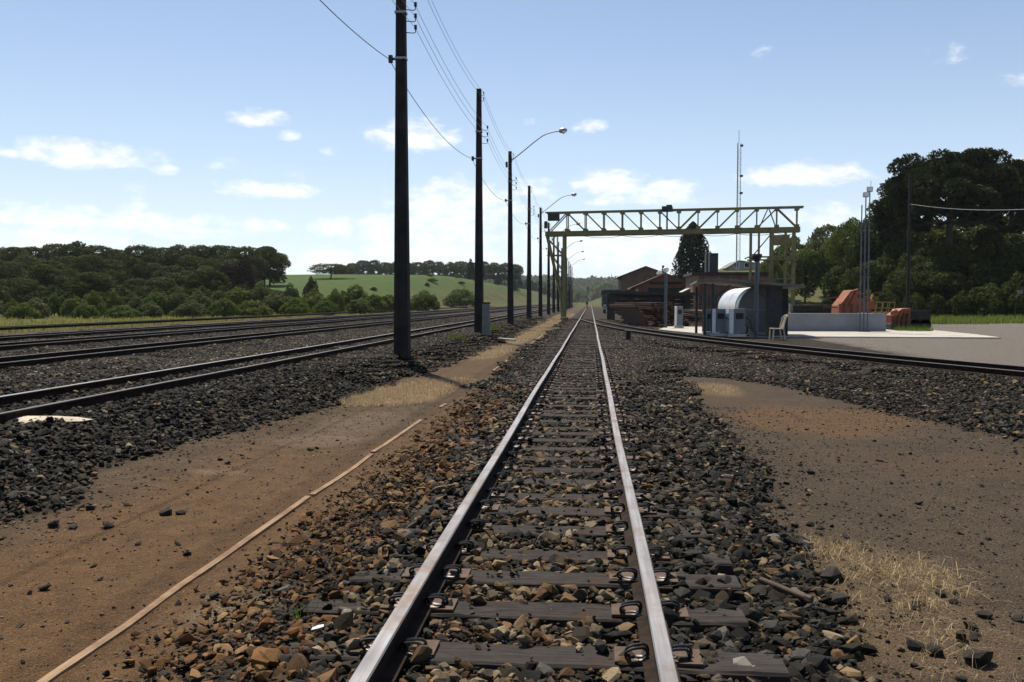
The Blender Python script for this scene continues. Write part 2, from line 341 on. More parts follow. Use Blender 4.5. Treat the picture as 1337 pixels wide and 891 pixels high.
# ------------------------------------------------------------------ materials for objects
M = Mat('rail_steel')
st_ = M.n('ShaderNodeMapping'); st_.inputs['Scale'].default_value = (40, 1.5, 40); M.l(M.tc.outputs['Object'], st_.inputs['Vector'])
streak = M.noise(1, 5, .6, st_.outputs[0])
steel = M.mix(M.ramp(streak, .3, .7), (.15,.147,.157), (.22,.216,.226)); steel = M.mix(M.ramp(M.noise(1.7, 5, .7), .48, .70), steel, (.14,.10,.075))
M.bump(M.noise(60, 4, .6), .12, .003); M.out(steel, M.ramp(M.noise(3, 5, .6), -.9, 1.3), .8, .4); MATS['rail'] = M.m
MATS['rail_side'] = simple('rail_rust', (.010,.007,.006), (.030,.018,.012), 14, .9, 0, .3, .004, None, .1)
MATS['rail_dull'] = simple('dull_rail_head', (.045,.040,.039), (.075,.066,.062), 6, .55, .4, .1, .003)
M = Mat('sleeper_wood'); mp = M.n('ShaderNodeMapping'); mp.inputs['Scale'].default_value = (2.2, 34, 34); M.l(M.tc.outputs['Object'], mp.inputs['Vector'])
orand = M.n('ShaderNodeObjectInfo').outputs['Random']
gn = M.noise(1.6, 7, .7, mp.outputs[0]); c = M.mix(M.ramp(gn, .35, .65), (.012,.011,.0105), (.046,.042,.041))
c = M.mix(M.ramp(M.noise(5, 5, .6), .52, .72), c, (.045,.027,.019)); c = M.mix(M.math('MULTIPLY', orand, .45), c, (.040,.038,.038))
M.bump(gn, .8, .012); M.out(M.mix(1.0, c, (1.0,.93,.87), 'MULTIPLY'), M.ramp(M.noise(11, 4, .6), -.4, .7), 0, .13); MATS['sleeper'] = M.m
MATS['clip'] = simple('black_spring_steel', (.010,.010,.011), (.022,.018,.016), 20, .38, .5, .1)
MATS['plate'] = simple('rusty_plate', (.05,.032,.024), (.09,.05,.032), 18, .8, .2, .3)
MATS['board'] = None
M = Mat('edge_board'); mp = M.n('ShaderNodeMapping'); mp.inputs['Scale'].default_value = (60, 2.5, 60); M.l(M.tc.outputs['Object'], mp.inputs['Vector'])
gn = M.noise(1, 6, .65, mp.outputs[0]); c = M.mix(M.ramp(gn, .3, .7), (.21,.13,.07), (.31,.205,.12)); c = M.mix(M.ramp(M.noise(2.5, 6, .7), .42, .66), c, (.17,.095,.052))
M.bump(gn, .5, .006); MATS['board'] = M.out(c, .85, 0, .25)
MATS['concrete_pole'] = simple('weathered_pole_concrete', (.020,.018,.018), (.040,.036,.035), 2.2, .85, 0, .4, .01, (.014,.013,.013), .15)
MATS['concrete'] = simple('light_concrete', (.36,.35,.32), (.46,.44,.41), 1.6, .85, 0, .25, .01, (.25,.24,.22))
MATS['pad'] = simple('pad_concrete', (.42,.39,.345), (.50,.47,.42), .5, .85, 0, .2, .01, (.27,.25,.23))
M = Mat('pad_concrete_worn'); c = M.mix(M.ramp(M.noise(.7, 6, .65), .3, .7), (.30,.277,.245), (.38,.355,.315)); c = M.mix(M.math('MULTIPLY', M.ramp(M.noise(.35, 6, .7, None, .8), .52, .68), .6), c, (.20,.185,.165)); c = M.mix(M.math('MULTIPLY', M.ramp(M.noise(2.5, 6, .7, None, .5), .58, .66), .5), c, (.13,.12,.11)); M.bump(M.noise(25, 5, .6), .3, .01); MATS['pad'] = M.out(c, .85, 0, .2)
MATS['grey_wall'] = simple('blue_grey_render', (.19,.20,.22), (.24,.25,.275), 1.2, .8, 0, .2, .01, (.18,.185,.20))
MATS['galv'] = simple('galvanised_steel', (.24,.25,.26), (.34,.35,.36), 9, .45, .6, .1)
MATS['porcelain'] = simple('dark_insulator', (.03,.025,.022), (.05,.042,.038), 9, .35, 0, .05)
MATS['lamp_white'] = simple('lamp_glass', (.70,.70,.68), (.78,.78,.76), 4, .25, 0, .02)
MATS['wire'] = simple('black_cable', (.012,.012,.013), (.02,.02,.02), 9, .6, 0, .05)
MATS['wire_al'] = simple('aluminium_wire', (.22,.23,.25), (.28,.29,.31), 9, .5, .3, .05)
MATS['olive'] = simple('faded_yellow_paint', (.20,.178,.070), (.16,.140,.058), 1.3, .7, 0, .15, .01, (.10,.076,.042))
MATS['dark_metal'] = simple('dark_painted_metal', (.018,.019,.022), (.035,.034,.034), 5, .6, .1, .15)
MATS['black'] = simple('sooty_black_and_shade', (.010,.010,.010), (.022,.020,.019), 3, .8, 0, .2)  # black things, and the shade painted into the shed doorway
MATS['orange'] = simple('orange_machine_paint', (.25,.075,.026), (.19,.056,.022), 2.5, .55, 0, .12, .008, (.17,.05,.028))
MATS['darkred'] = simple('dark_red_machine_paint', (.14,.030,.018), (.10,.024,.016), 3, .65, 0, .15)
MATS['yellow'] = simple('yellow_machine_paint', (.20,.135,.03), (.16,.105,.026), 3, .5, 0, .12, .008, (.25,.14,.03))
MATS['white_paint'] = simple('white_enamel', (.60,.61,.62), (.70,.71,.72), 3, .45, 0, .06, .005, (.42,.41,.40))
MATS['aluminium'] = simple('aluminium_paint', (.52,.54,.56), (.62,.64,.66), 2, .38, .45, .08, .004, (.38,.38,.37))
MATS['grey_paint'] = simple('grey_enamel', (.13,.138,.155), (.165,.173,.19), 2, .5, 0, .06, .004, (.15,.155,.17))
MATS['bluegrey'] = simple('blue_grey_post', (.060,.070,.088), (.085,.095,.115), 4, .5, .1, .08)
MATS['chair'] = simple('beige_plastic', (.36,.30,.22), (.42,.36,.27), 5, .5, 0, .03)
MATS['roof_sheet'] = simple('fibre_cement', (.13,.12,.105), (.19,.175,.155), 2.5, .85, 0, .3, .01, (.07,.064,.056))
MATS['tile'] = simple('clay_tile', (.13,.065,.042), (.18,.09,.056), 2, .8, 0, .4, .02, (.075,.05,.04))
MATS['rust'] = simple('rusty_steel', (.080,.042,.030), (.13,.072,.050), 3.5, .8, .1, .3, .006, (.035,.02,.016))
MATS['oldwood'] = simple('tarred_timber', (.022,.019,.017), (.045,.037,.031), 3, .85, 0, .4, .02)
MATS['navy'] = simple('blue_truck_paint', (.012,.020,.045), (.018,.028,.06), 4, .35, 0, .03)
MATS['rubber'] = simple('tyre_rubber', (.012,.012,.012), (.02,.02,.02), 12, .85, 0, .2)
MATS['glass'] = simple('dark_window_glass', (.02,.025,.03), (.03,.035,.04), 2, .08, 0, .0)
MATS['green_wall'] = simple('pale_green_render', (.24,.26,.19), (.29,.31,.23), 1, .85, 0, .1)
MATS['sand'] = simple('spilled_sand', (.36,.31,.235), (.44,.385,.30), 9, .95, 0, .5, .01)
MATS['bark'] = simple('bark', (.028,.022,.018), (.055,.044,.036), 5, .9, 0, .7, .03)
MATS['ply'] = simple('ochre_render', (.24,.135,.07), (.30,.17,.09), 1.5, .85, 0, .15)
def brickmat(name, c1, c2, mortar, sc):
    M = Mat(name); b = M.n('ShaderNodeTexBrick'); b.inputs['Scale'].default_value = sc
    b.inputs['Color1'].default_value = (*c1, 1); b.inputs['Color2'].default_value = (*c2, 1); b.inputs['Mortar'].default_value = (*mortar, 1)
    mp = M.n('ShaderNodeMapping'); mp.inputs['Rotation'].default_value = (math.pi/2, 0, 0); M.l(M.tc.outputs['Object'], mp.inputs['Vector']); M.l(mp.outputs[0], b.inputs['Vector'])
    c = M.mix(M.ramp(M.noise(.8, 5, .65), .45, .75), b.outputs['Color'], (c1[0]*.55, c1[1]*.55, c1[2]*.6)); M.bump(b.outputs['Fac'], .3, .01); return M.out(c, .9, 0, .2)
MATS['brick'] = brickmat('red_brick', (.17,.066,.042), (.21,.085,.055), (.16,.13,.11), 4.2)
MATS['brick_b'] = brickmat('brown_brick', (.16,.10,.072), (.20,.125,.09), (.17,.15,.13), 4.2)
# ------------------------------------------------------------------ railway tracks
PROF = [(-.065,0),(.065,0),(.065,.010),(.012,.026),(.012,.088),(.033,.098),(.033,.122),(.028,.128),(-.028,.128),(-.033,.122),(-.033,.098),(-.012,.088),(-.012,.026),(-.065,.010)]
def rail(path, ztop, mat, parent, name='rail'):
    n = len(PROF); vs = []; fs = []; pts = [Vector((x, y, 0)) for x, y in path]
    for i, p in enumerate(pts):
        d = (pts[min(i+1, len(pts)-1)]-pts[max(i-1, 0)]).normalized(); a = Vector((d.y, -d.x, 0))
        for px, pz in PROF: vs.append(p+a*px+Vector((0, 0, ztop-.128+pz)))
    for i in range(len(pts)-1):
        for k in range(n): l = (k+1) % n; fs.append((i*n+k, i*n+l, (i+1)*n+l, (i+1)*n+k))
    fs += [tuple(range(n)), tuple((len(pts)-1)*n+k for k in range(n-1, -1, -1))]
    o = MB().add(vs, fs).build(name, mat, parent, smooth=False); o.data.materials.append(MATS['rail_side'])
    o.data.polygons.foreach_set('material_index', [0 if (p.normal.z > .5 and p.center.z > ztop-.02) else 1 for p in o.data.polygons]); return o
def sleeper_mesh(seed, L=2.0, w=.21, h=.15):
    r = random.Random(seed); b = MB(); n = 14; vs = []; fs = []
    for i in range(n+1):
        x = -L/2+L*i/n; e = r.uniform(-.006, .006); e2 = r.uniform(-.006, .006); t = r.uniform(-.006, .001); t2 = r.uniform(-.006, .001)
        vs += [(x, -w/2+e, -h), (x, w/2+e2, -h), (x, w/2+e2, -.008+t), (x, w/2-.012+e2, t2), (x, -w/2+.012+e, t), (x, -w/2+e, -.008+t2)]
    for i in range(n):
        for k in range(6): l = (k+1) % 6; fs.append((i*6+k, i*6+l, i*6+6+l, i*6+6+k))
    fs += [(5,4,3,2,1,0), tuple(n*6+k for k in range(6))]
    b.add(vs, fs); me = b.mesh('sleeper'); me.materials.append(MATS['sleeper']); return me
SLP = [sleeper_mesh(s) for s in range(6)]
# spring clip: hairpin loop of round bar hooked on the rail foot (stands across the sleeper)
def clip_mesh():
    b = MB()
    for y0, sh in ((-.022, 0), (.022, .012)):
        pts = []
        for k in range(20):
            t = 2*math.pi*k/20; cx, cz = math.cos(t), math.sin(t)
            pts.append((.105+sh+.068*math.copysign(abs(cx)**.7, cx), y0+.010*math.sin(2*t), .044+.042*math.copysign(abs(cz)**.75, cz)))
        b.tube(pts, .0095, 6, closed=True)
    b.cyl((.165, -.03, .045), (.165, .035, .045), .010, n=6); b.box((.03, 0, .006), (.09, .10, .016))
    me = b.mesh('spring_clip', True); me.materials.append(MATS['clip']); return me
CLIP = clip_mesh()
plb = MB().box((0,0,.006), (.34,.15,.012)); PLATE = plb.mesh('base_plate'); PLATE.materials.append(MATS['plate'])
def wob(y, s): return .006*math.sin(y*.31+s)+.004*math.sin(y*.83+2*s)
near = thing('railway_track', 'straight railway track leading away between the dirt strips, with polished rails and dark sleepers', 'railway track')
ysn = list(np.arange(.6, 70, .8))+list(np.arange(70, 420, 10))
for xr, s in ((RAIL_L, .3), (RAIL_R, 1.9)):
    rail([(xr+wob(y, s)*(y < 80), y) for y in ysn], RAILTOP, MATS['rail'], near)
    for yj in ((10.62, 22.7, 34.6) if xr < 0 else (6.95, 19.1, 31.0)):    # bolted joints
        for sd in (-1, 1):
            b = MB().box((xr+sd*.023, yj, RAILTOP-.070), (.016, .56, .062))
            for q in (-.2, -.08, .08, .2): b.cyl((xr+sd*.028, yj+q, RAILTOP-.068), (xr+sd*.052, yj+q, RAILTOP-.068), .013, n=6)
            b.build('joint_bar', MATS['plate'], near)
SLY = []; y = 1.5; rr = random.Random(3)
while y < 66:
    SLY.append(y); y += .495+rr.uniform(-.03, .03)
for k, y in enumerate(SLY):
    o = link('sleeper', SLP[k % 6], near); o.location = (XC+rr.uniform(-.05, .05), y, SLEEPER_TOP+rr.uniform(-.012, .006)-(.008 if k % 7 == 3 else 0)); o.rotation_euler = (0, rr.uniform(-.006, .006), rr.uniform(-.02, .02))
    if y < 26:
        for xr in (RAIL_L, RAIL_R):
            p = link('base_plate', PLATE, o); p.location = (xr-o.location.x, 0, .001); 
            for sd in (-1, 1):
                c = link('spring_clip', CLIP, o); c.scale = (.64, .85, .56); c.location = (xr-o.location.x+sd*.012, rr.uniform(-.05, -.02), .010); c.rotation_euler = (0, rr.uniform(-.06, .06), (0 if sd > 0 else math.pi)+rr.uniform(-.12, .12))
# siding leaving to the right
sid = thing('railway_track', 'black curved siding branching right from the straight track towards the fuel point', 'railway track', group=None)
yy = np.arange(-1, 65.6, .8); pn = [(float(SX(v)), float(v)) for v in yy]; pf = []
for i, (x, v) in enumerate(pn):
    a, b2 = pn[max(i-1, 0)], pn[min(i+1, len(pn)-1)]; d = Vector((b2[0]-a[0], b2[1]-a[1])).normalized(); pf.append((x+d.y*1.055, v-d.x*1.055))
rail(pn, RAILTOP+.003, MATS['rail_dull'], sid); rail(pf, RAILTOP+.003, MATS['rail_dull'], sid)
i0 = 8.0
while i0 < 46:
    x = float(SX(i0)); dx = float(SX(i0+.3)-SX(i0-.3))/.6; ang = math.atan2(-dx, 1)
    o = link('sleeper', SLP[int(i0*7) % 6], sid); n_ = Vector((math.cos(ang), math.sin(ang), 0)); p = Vector((x, i0, 0))+n_*.53
    o.location = (p.x, p.y, SLEEPER_TOP-.012); o.rotation_euler = (0, 0, ang+rr.uniform(-.02, .02)); i0 += .62
# yard tracks on the left
LZ = .41
YARD = [(-6.43, 'yard track nearest the row of concrete poles, rail tops shining blue', 'rail'), (-11.28, 'dark yard track second from the row of concrete poles', 'rail_dull'),
        (-15.35, 'dark yard track third from the row of concrete poles', 'rail_dull'), (-18.85, 'dark yard track fourth from the row of concrete poles', 'rail_dull'), (-26.0, 'outermost dark yard track beside the yellowish grass', 'rail_dull')]
yst = list(np.arange(2, 40, 2))+list(np.arange(40, 420, 12))
for q, (xc, lab, m) in enumerate(YARD):
    t = thing('railway_track', lab, 'railway track', (xc, 0, 0), 0, 'left yard tracks')
    for s in (-.5275, .5275): rail([(s+wob(v, s+q), v) for v in yst], LZ, MATS['rail' if m == 'rail' and s < 0 else 'rail_dull'], t)
    if q < 2:
        v = 5.0
        while v < 30:
            o = link('sleeper', SLP[int(v*11) % 6], t); o.location = (rr.uniform(-.04, .04), v, LZ-.131); v += .6
# wooden edging board beside the near track
for k, (y0, y1, dx, rz) in enumerate(((1.2, 6.62, 0, 0), (6.68, 8.55, .012, .006), (8.66, 11.25, -.008, -.004), (12.55, 13.05, .02, .02), (15.3, 16.0, .01, 0), (19.4, 23.2, .03, .004), (29.5, 40, .03, 0))):
    n = max(2, int((y1-y0)/.5)); b = MB(); vs = []; fs = []; r = random.Random(k)
    for i in range(n+1):
        y = y0+(y1-y0)*i/n; e = r.uniform(-.006, .006); z = Hs(-2.17, y)+.014+r.uniform(-.010, .006)
        vs += [(-2.2+dx+e, y, z-.12), (-2.155+dx+e, y, z-.12), (-2.155+dx+e, y, z), (-2.2+dx+e, y, z)]
    for i in range(n):
        for q in range(4): l = (q+1) % 4; fs.append((i*4+q, i*4+l, i*4+4+l, i*4+4+q))
    fs += [(3,2,1,0), tuple(n*4+q for q in range(4))]
    o = b.add(vs, fs).build('edging_board', MATS['board'])
    lab = ['long tan wooden edging board at the bottom left, nearest the camera', 'short tan edging board just beyond the first joint', 'third tan edging board, ending at the dry grass', 'short stub of edging board beside the straw patch',
           'small buried piece of edging board past the first pole shadow', 'narrow edging board running beside the second pole', 'farthest thin edging board near the gantry leg'][k]
    tag(o, lab, 'board', 'wooden edging boards left of the near track')
# ------------------------------------------------------------------ crushed stone ballast (stuff, geometry nodes)
def rock_mesh(seed, name='stone'):
    r = np.random.default_rng(seed); bm = bmesh.new(); sc = np.array([r.uniform(.8, 1.25), r.uniform(.65, 1.0), r.uniform(.42, .75)])*.5
    for _ in range(22):
        p = r.normal(size=3); p /= np.linalg.norm(p); p = np.sign(p)*np.abs(p)**r.uniform(.6, .95); bm.verts.new(p*sc*r.uniform(.82, 1.08))
    res = bmesh.ops.convex_hull(bm, input=bm.verts)
    bmesh.ops.delete(bm, geom=[v for v in bm.verts if not v.link_faces], context='VERTS')
    me = bpy.data.meshes.new(name); bm.to_mesh(me); bm.free(); return me
def stone_mat(name, inst):
    M = Mat(name); a = M.attr('tint', 'INSTANCER' if inst else 'GEOMETRY').outputs['Color']
    f = M.noise(18 if inst else 60, 5, .7, None if inst else M.geo.outputs['Position'])
    c = M.mix(.55, a, M.mix(M.ramp(f, .25, .75), (.45,.44,.43), (1.45,1.42,1.38)), 'MULTIPLY')
    c = M.mix(.45, a, c)
    M.bump(M.noise(9 if inst else 90, 5, .7, None if inst else M.geo.outputs['Position']), .5, .012 if inst else .006)
    return M.out(c, .82, 0, .12)
MATS['stone'] = stone_mat('basalt_ballast', True); MATS['stone_c'] = stone_mat('basalt_ballast_far', False)
rocks = bpy.data.collections.new('stone_shapes'); ROCKS = []
for s in range(14):
    me = rock_mesh(100+s); me.materials.append(MATS['stone']); ROCKS.append(me); rocks.objects.link(bpy.data.objects.new('stone_shape_%02d' % s, me))
def tints(n, rng, rusty, dark=1.0):
    """basalt greys, brown-grey and rust-coated stones; rusty = probability array"""
    rusty = np.broadcast_to(rusty, (n,)); g = rng.lognormal(math.log(.0145), .85, n)*dark; g = np.clip(g, .005, .16)
    t = np.stack([g*1.06, g, g*.88], 1)
    br = rng.random(n) < .3; t[br] *= np.array([1.3, 1.08, .74])
    u = rng.random(n) < rusty; k = rng.uniform(.15, .88, n)[:,None]
    pal = np.array([(.20,.122,.055), (.24,.162,.085), (.16,.088,.042), (.27,.205,.125), (.18,.138,.085)])[rng.integers(0, 5, n)]
    t[u] = (pal*k)[u]; return t
# clumps: patches of many stones for the middle distance
clumps = bpy.data.collections.new('stone_clump_shapes')
for s in range(6):
    rng = np.random.default_rng(50+s); vs = []; fs = []; tt = []; n = 75; o = 0
    rc = [rock_mesh(300+s*9+k, 'tmp') for k in range(5)]
    rd = [(np.array([v.co[:] for v in m.vertices]), [tuple(p.vertices) for p in m.polygons]) for m in rc]
    for m in rc: bpy.data.meshes.remove(m)
    tn = tints(n, rng, .045)
    for k in range(n):
        a = rng.uniform(0, 6.283); rad = .42*math.sqrt(rng.random()); v, f = rd[rng.integers(5)]
        R = np.array(Euler((rng.uniform(-.6, .6), rng.uniform(-.6, .6), rng.uniform(0, 6.28))).to_matrix()); sc = rng.uniform(.045, .085)
        vv = (v*sc) @ R.T+np.array([rad*math.cos(a), rad*math.sin(a), rng.uniform(.0, .025)]); vs += vv.tolist(); fs += [tuple(i+o for i in q) for q in f]; o += len(v); tt += [tn[k]]*len(v)
    me = bpy.data.meshes.new('stone_clump'); me.from_pydata(vs, [], fs); me.materials.append(MATS['stone_c'])
    a = me.color_attributes.new('tint', 'FLOAT_COLOR', 'POINT'); a.data.foreach_set('color', np.c_[np.array(tt), np.ones(len(tt))].astype(np.float32).ravel())
    clumps.objects.link(bpy.data.objects.new('stone_clump_shape_%02d' % s, me))
def scatter_group(coll):
    g = bpy.data.node_groups.new('scatter_'+coll.name, 'GeometryNodeTree')
    g.interface.new_socket('Geometry', in_out='INPUT', socket_type='NodeSocketGeometry'); g.interface.new_socket('Geometry', in_out='OUTPUT', socket_type='NodeSocketGeometry')
    N = g.nodes.new; i = N('NodeGroupInput'); o = N('NodeGroupOutput'); ip = N('GeometryNodeInstanceOnPoints'); ci = N('GeometryNodeCollectionInfo')
    ci.inputs['Collection'].default_value = coll; ci.inputs['Separate Children'].default_value = True; ci.inputs['Reset Children'].default_value = True
    def na(name, t): n = N('GeometryNodeInputNamedAttribute'); n.data_type = t; n.inputs['Name'].default_value = name; return n.outputs['Attribute']
    e = N('FunctionNodeEulerToRotation'); L = g.links.new
    L(na('rot', 'FLOAT_VECTOR'), e.inputs[0]); L(i.outputs[0], ip.inputs['Points']); L(ci.outputs[0], ip.inputs['Instance']); ip.inputs['Pick Instance'].default_value = True
    L(na('idx', 'INT'), ip.inputs['Instance Index']); L(e.outputs[0], ip.inputs['Rotation']); L(na('scl', 'FLOAT_VECTOR'), ip.inputs['Scale']); L(ip.outputs[0], o.inputs[0]); return g
SG_ROCK, SG_CLUMP = scatter_group(rocks), scatter_group(clumps)
def scatter(name, pts, rot, scl, idx, tint, group, label):
    n = len(pts); me = bpy.data.meshes.new(name); me.vertices.add(n); me.vertices.foreach_set('co', pts.astype(np.float32).ravel())
    a = me.attributes.new('rot', 'FLOAT_VECTOR', 'POINT'); a.data.foreach_set('vector', rot.astype(np.float32).ravel())
    if scl.ndim == 1: scl = np.repeat(scl[:,None], 3, 1)
    a = me.attributes.new('scl', 'FLOAT_VECTOR', 'POINT'); a.data.foreach_set('vector', scl.astype(np.float32).ravel())
    a = me.attributes.new('idx', 'INT', 'POINT'); a.data.foreach_set('value', idx.astype(np.int32))
    if tint is not None: a = me.attributes.new('tint', 'FLOAT_COLOR', 'POINT'); a.data.foreach_set('color', np.c_[tint, np.ones(n)].astype(np.float32).ravel())
    o = link(name, me); m = o.modifiers.new('scatter', 'NODES'); m.node_group = group; return struct(o, label, 'stuff')
def in_view(x, y, z=.1, pad=60):
    d = np.stack([x, y, np.full_like(x, z)], 1)-np.array(CAM); w = d @ np.array(FW); u = PW/2+F*(d @ np.array(RT))/np.maximum(w, .1)
    return (w > .5) & (u > -pad-140) & (u < PW+pad+140)
def rand_pts(x0, x1, y0, y1, dens, rng):
    n = int((x1-x0)*(y1-y0)*dens); x = rng.uniform(x0, x1, n); y = rng.uniform(y0, y1, n); k = in_view(x, y); return x[k], y[k]
SLYA = np.array(SLY)
def rails_clear(x, y):
    """True where no rail of the near track or siding stands"""
    k = (np.abs(x-RAIL_L) > .07) & (np.abs(x-RAIL_R) > .07)
    sx = SX(y); return k & ((y > 66) | ((np.abs(x-sx) > .09) & (np.abs(x-sx-1.12) > .13)))
# -- single stones, near track
rng = np.random.default_rng(21)
x, y = rand_pts(-2.6, 2.6, 2.0, 15, 760, rng); nn, _, sd = zones(x, y)
p = nn*np.where(y < 9, 1, .75)*np.where(x < -1.25, .65, 1)
k = rng.random(len(x)) < p; x, y = x[k], y[k]
on = (np.abs(x-XC) < 1.0) & (np.min(np.abs(y[:,None]-SLYA[None,:30]), 1) < .105)
k = (~on | (rng.random(len(x)) < np.where(np.abs(x-XC) < .36, .022, np.where(np.abs(x-XC) < .46, .28, .45)))) & rails_clear(x, y); x, y, on = x[k], y[k], on[k]
n = len(x); s = np.clip(rng.lognormal(math.log(.056), .38, n), .022, .14); s[(x > -1.0) & (x < .45)] *= .93; s[x < -1.3] *= .78
cent = np.exp(-((x-XC)/.42)**2)
rusty = np.clip(.16+.80*sstep(-.85, -1.9, x)*(1-sstep(6, 15, y))+.50*cent*(1-sstep(3.5, 9, y))+.22*sstep(-.8, -1.3, x)+.10*(x < .3), 0, .93)
z = H(x, y)+rng.uniform(-.012, .022, n)+np.where(on, .03, 0); rot = np.stack([rng.uniform(-.75, .75, n), rng.uniform(-.75, .75, n), rng.uniform(0, 6.28, n)], 1)
flat = np.where(x < -1.35, .6, 1.0); scl = np.stack([s, s, s*flat], 1); tn_ = tints(n, rng, rusty); lx = ((x < -1.15) & (tn_[:,0] > tn_[:,2]*1.5))[:,None]; tn_ = np.where(lx, tn_*np.array([.95, .74, .55]), tn_)
scatter('ballast_stones', np.stack([x, y, z], 1), rot, scl, rng.integers(0, 14, n), tn_, SG_ROCK, 'crushed basalt ballast around the near track')
# -- fines between the near stones
x, y = rand_pts(-2.3, 2.0, 2.3, 8.5, 700, rng); nn = zones(x, y)[0]; k = (rng.random(len(x)) < nn) & rails_clear(x, y); x, y = x[k], y[k]; n = len(x)
on = (np.abs(x-XC) < 1.0) & (np.min(np.abs(y[:,None]-SLYA[None,:30]), 1) < .105); k = ~on | (rng.random(n) < .12); x, y, on = x[k], y[k], on[k]; n = len(x)
s = np.clip(rng.lognormal(math.log(.020), .35, n), .01, .04)
scatter('ballast_fines', np.stack([x, y, H(x, y)+rng.uniform(.0, .022, n)+np.where(on, .028, 0)], 1), np.stack([rng.uniform(-.9, .9, n), rng.uniform(-.9, .9, n), rng.uniform(0, 6.28, n)], 1), s, rng.integers(0, 14, n), tints(n, rng, .3), SG_ROCK, 'small stone chips between the ballast of the near track')
# -- single stones, left shoulder and right siding shoulder (near part)
def shoulder(name, x0, x1, y0, y1, dens, which, label, keep, rusty=.05, dark=.9):
    x, y = rand_pts(x0, x1, y0, y1, dens, rng); zz = zones(x, y)[which]; k = (rng.random(len(x)) < zz) & keep(x, y); x, y = x[k], y[k]; n = len(x)
    s = np.clip(rng.lognormal(math.log(.057), .33, n), .025, .12); rot = np.stack([rng.uniform(-.8, .8, n), rng.uniform(-.8, .8, n), rng.uniform(0, 6.28, n)], 1)
    return scatter(name, np.stack([x, y, H(x, y)+rng.uniform(-.012, .025, n)], 1), rot, s, rng.integers(0, 14, n), tints(n, rng, rusty, dark), SG_ROCK, label)
yard_clear = lambda x, y: (np.abs(x+6.43+.5275) > .08) & (np.abs(x+6.43-.5275) > .08)
shoulder('ballast_stones', -8.2, -3.4, 3.5, 16, 520, 1, 'dark crushed stone bank under the nearest yard track', yard_clear)
shoulder('ballast_stones', .5, 12, 6, 19, 380, 2, 'crushed stone shoulder of the curved siding', rails_clear, .12)
# -- clumps, middle distance
def clump(name, x0, x1, y0, y1, dens, which, label, keep, zoff=0.0):
    x, y = rand_pts(x0, x1, y0, y1, dens, rng); zz = zones(x, y)[which]; k = (rng.random(len(x)) < zz**2) & keep(x, y); x, y = x[k], y[k]; n = len(x)
    return np.stack([x, y, H(x, y)-.005+zoff], 1)
def rails_clear2(x, y):
    k = (np.abs(x-RAIL_L) > .30) & (np.abs(x-RAIL_R) > .30)
    sx = SX(y); return k & ((y > 60) | ((np.abs(x-sx) > .3) & (np.abs(x-sx-1.12) > .3)))
def yard2(x, y):
    k = np.ones(len(x), bool)
    for xc, *_ in YARD:
        for s_ in (-.5275, .5275): k &= np.abs(x-xc-s_) > .22
    return k
A1 = clump('c', -2.4, 3.5, 14.5, 34, 7, 0, '', rails_clear2); A1b = clump('c', -2.4, 3.5, 34, 70, 3.5, 0, '', rails_clear2)
A2 = clump('c', -9, -3.3, 15.5, 40, 7, 1, '', yard2); A3 = clump('c', -22, -8, 6, 40, 4.5, 1, '', yard2); A3b = clump('c', -22, -3.3, 40, 75, 2, 1, '', yard2)
A4 = clump('c', .3, 14, 18, 45, 6, 2, '', rails_clear2)
for nm, arrs, lab in (('ballast_stones', (A1, A1b), 'crushed stone of the straight track in the middle distance'), ('ballast_stones', (A2, A3, A3b), 'crushed stone between the yard tracks'), ('ballast_stones', (A4,), 'crushed stone between the straight track and the siding')):
    p = np.concatenate(arrs); n = len(p)
    scatter(nm, p, np.stack([np.zeros(n), np.zeros(n), rng.uniform(0, 6.28, n)], 1), np.ones(n), rng.integers(0, 6, n), None, SG_CLUMP, lab)
# -- small pebbles on the bare soil
x, y = rand_pts(-4.2, 6.0, 2.6, 13, 620, rng); nn, ll, ss = zones(x, y); tot = np.maximum.reduce([nn, ll, ss]); dist = np.minimum(np.abs(x-left_toe(y)), np.minimum(np.abs(x-right_toe(y)), np.abs(x-sid_toe(y))))
pr = np.where(tot < .5, .35+.65*np.exp(-dist/.35), 0)*np.where(x > 1, 1, .75); k = (rng.random(len(x)) < pr); x, y, dist = x[k], y[k], dist[k]; n = len(x)
s = np.clip(rng.lognormal(math.log(.0105), .5, n), .004, .05)*(1+1.3*np.exp(-dist/.3)*rng.random(n))
scatter('pebbles', np.stack([x, y, H(x, y)+s*.12], 1), np.stack([rng.uniform(-.5, .5, n), rng.uniform(-.5, .5, n), rng.uniform(0, 6.28, n)], 1), s, rng.integers(0, 14, n), tints(n, rng, np.where(x < 0, .5, .2)), SG_ROCK, 'small pebbles strewn on the bare soil')
# -- loose single stones on the soil (things)
LS = [(58,770,.07),(228,487+70,.0),(118,666,.09),(165,601+60,.06),(280,785,.075),(245,723,.06),(232,712,.05),(70,688,.11),(95,690,.08),(288,601,.06),(297,606,.07),(248,603,.055),(330,580,.06),(388,560,.06),(405,588,.08),(414,586,.06),(216,672,.12),(236,671,.09),(140,690,.1),
      (180,711,.05),(122,740,.05),(1092,708,.10),(1105,700,.07),(1070,697,.06),(1128,716,.09),(1166,728,.065),(1085,755,.19),(1160,782,.10),(1095,787,.16),(1195,792,.09),(1228,776,.08),(1245,785,.07),(1285,803,.09),(1268,818,.10),(1255,832,.12),(1272,832,.08),(1328,808,.08),(1275,862,.17),(1290,700,.05),(1282,707,.05),
      (1225,632,.06),(1178,620,.07),(1200,657,.07),(1058,617,.09),(1055,645,.06),(1245,555,.05),(1055,561,.05),(1074,566,.045),(1164,559,.05),(1175,592,.05),(1268,584,.06),(1300,612,.05),(1195,845,.1),(1222,853,.12),(1095,600,.05),(1150,672,.05)]
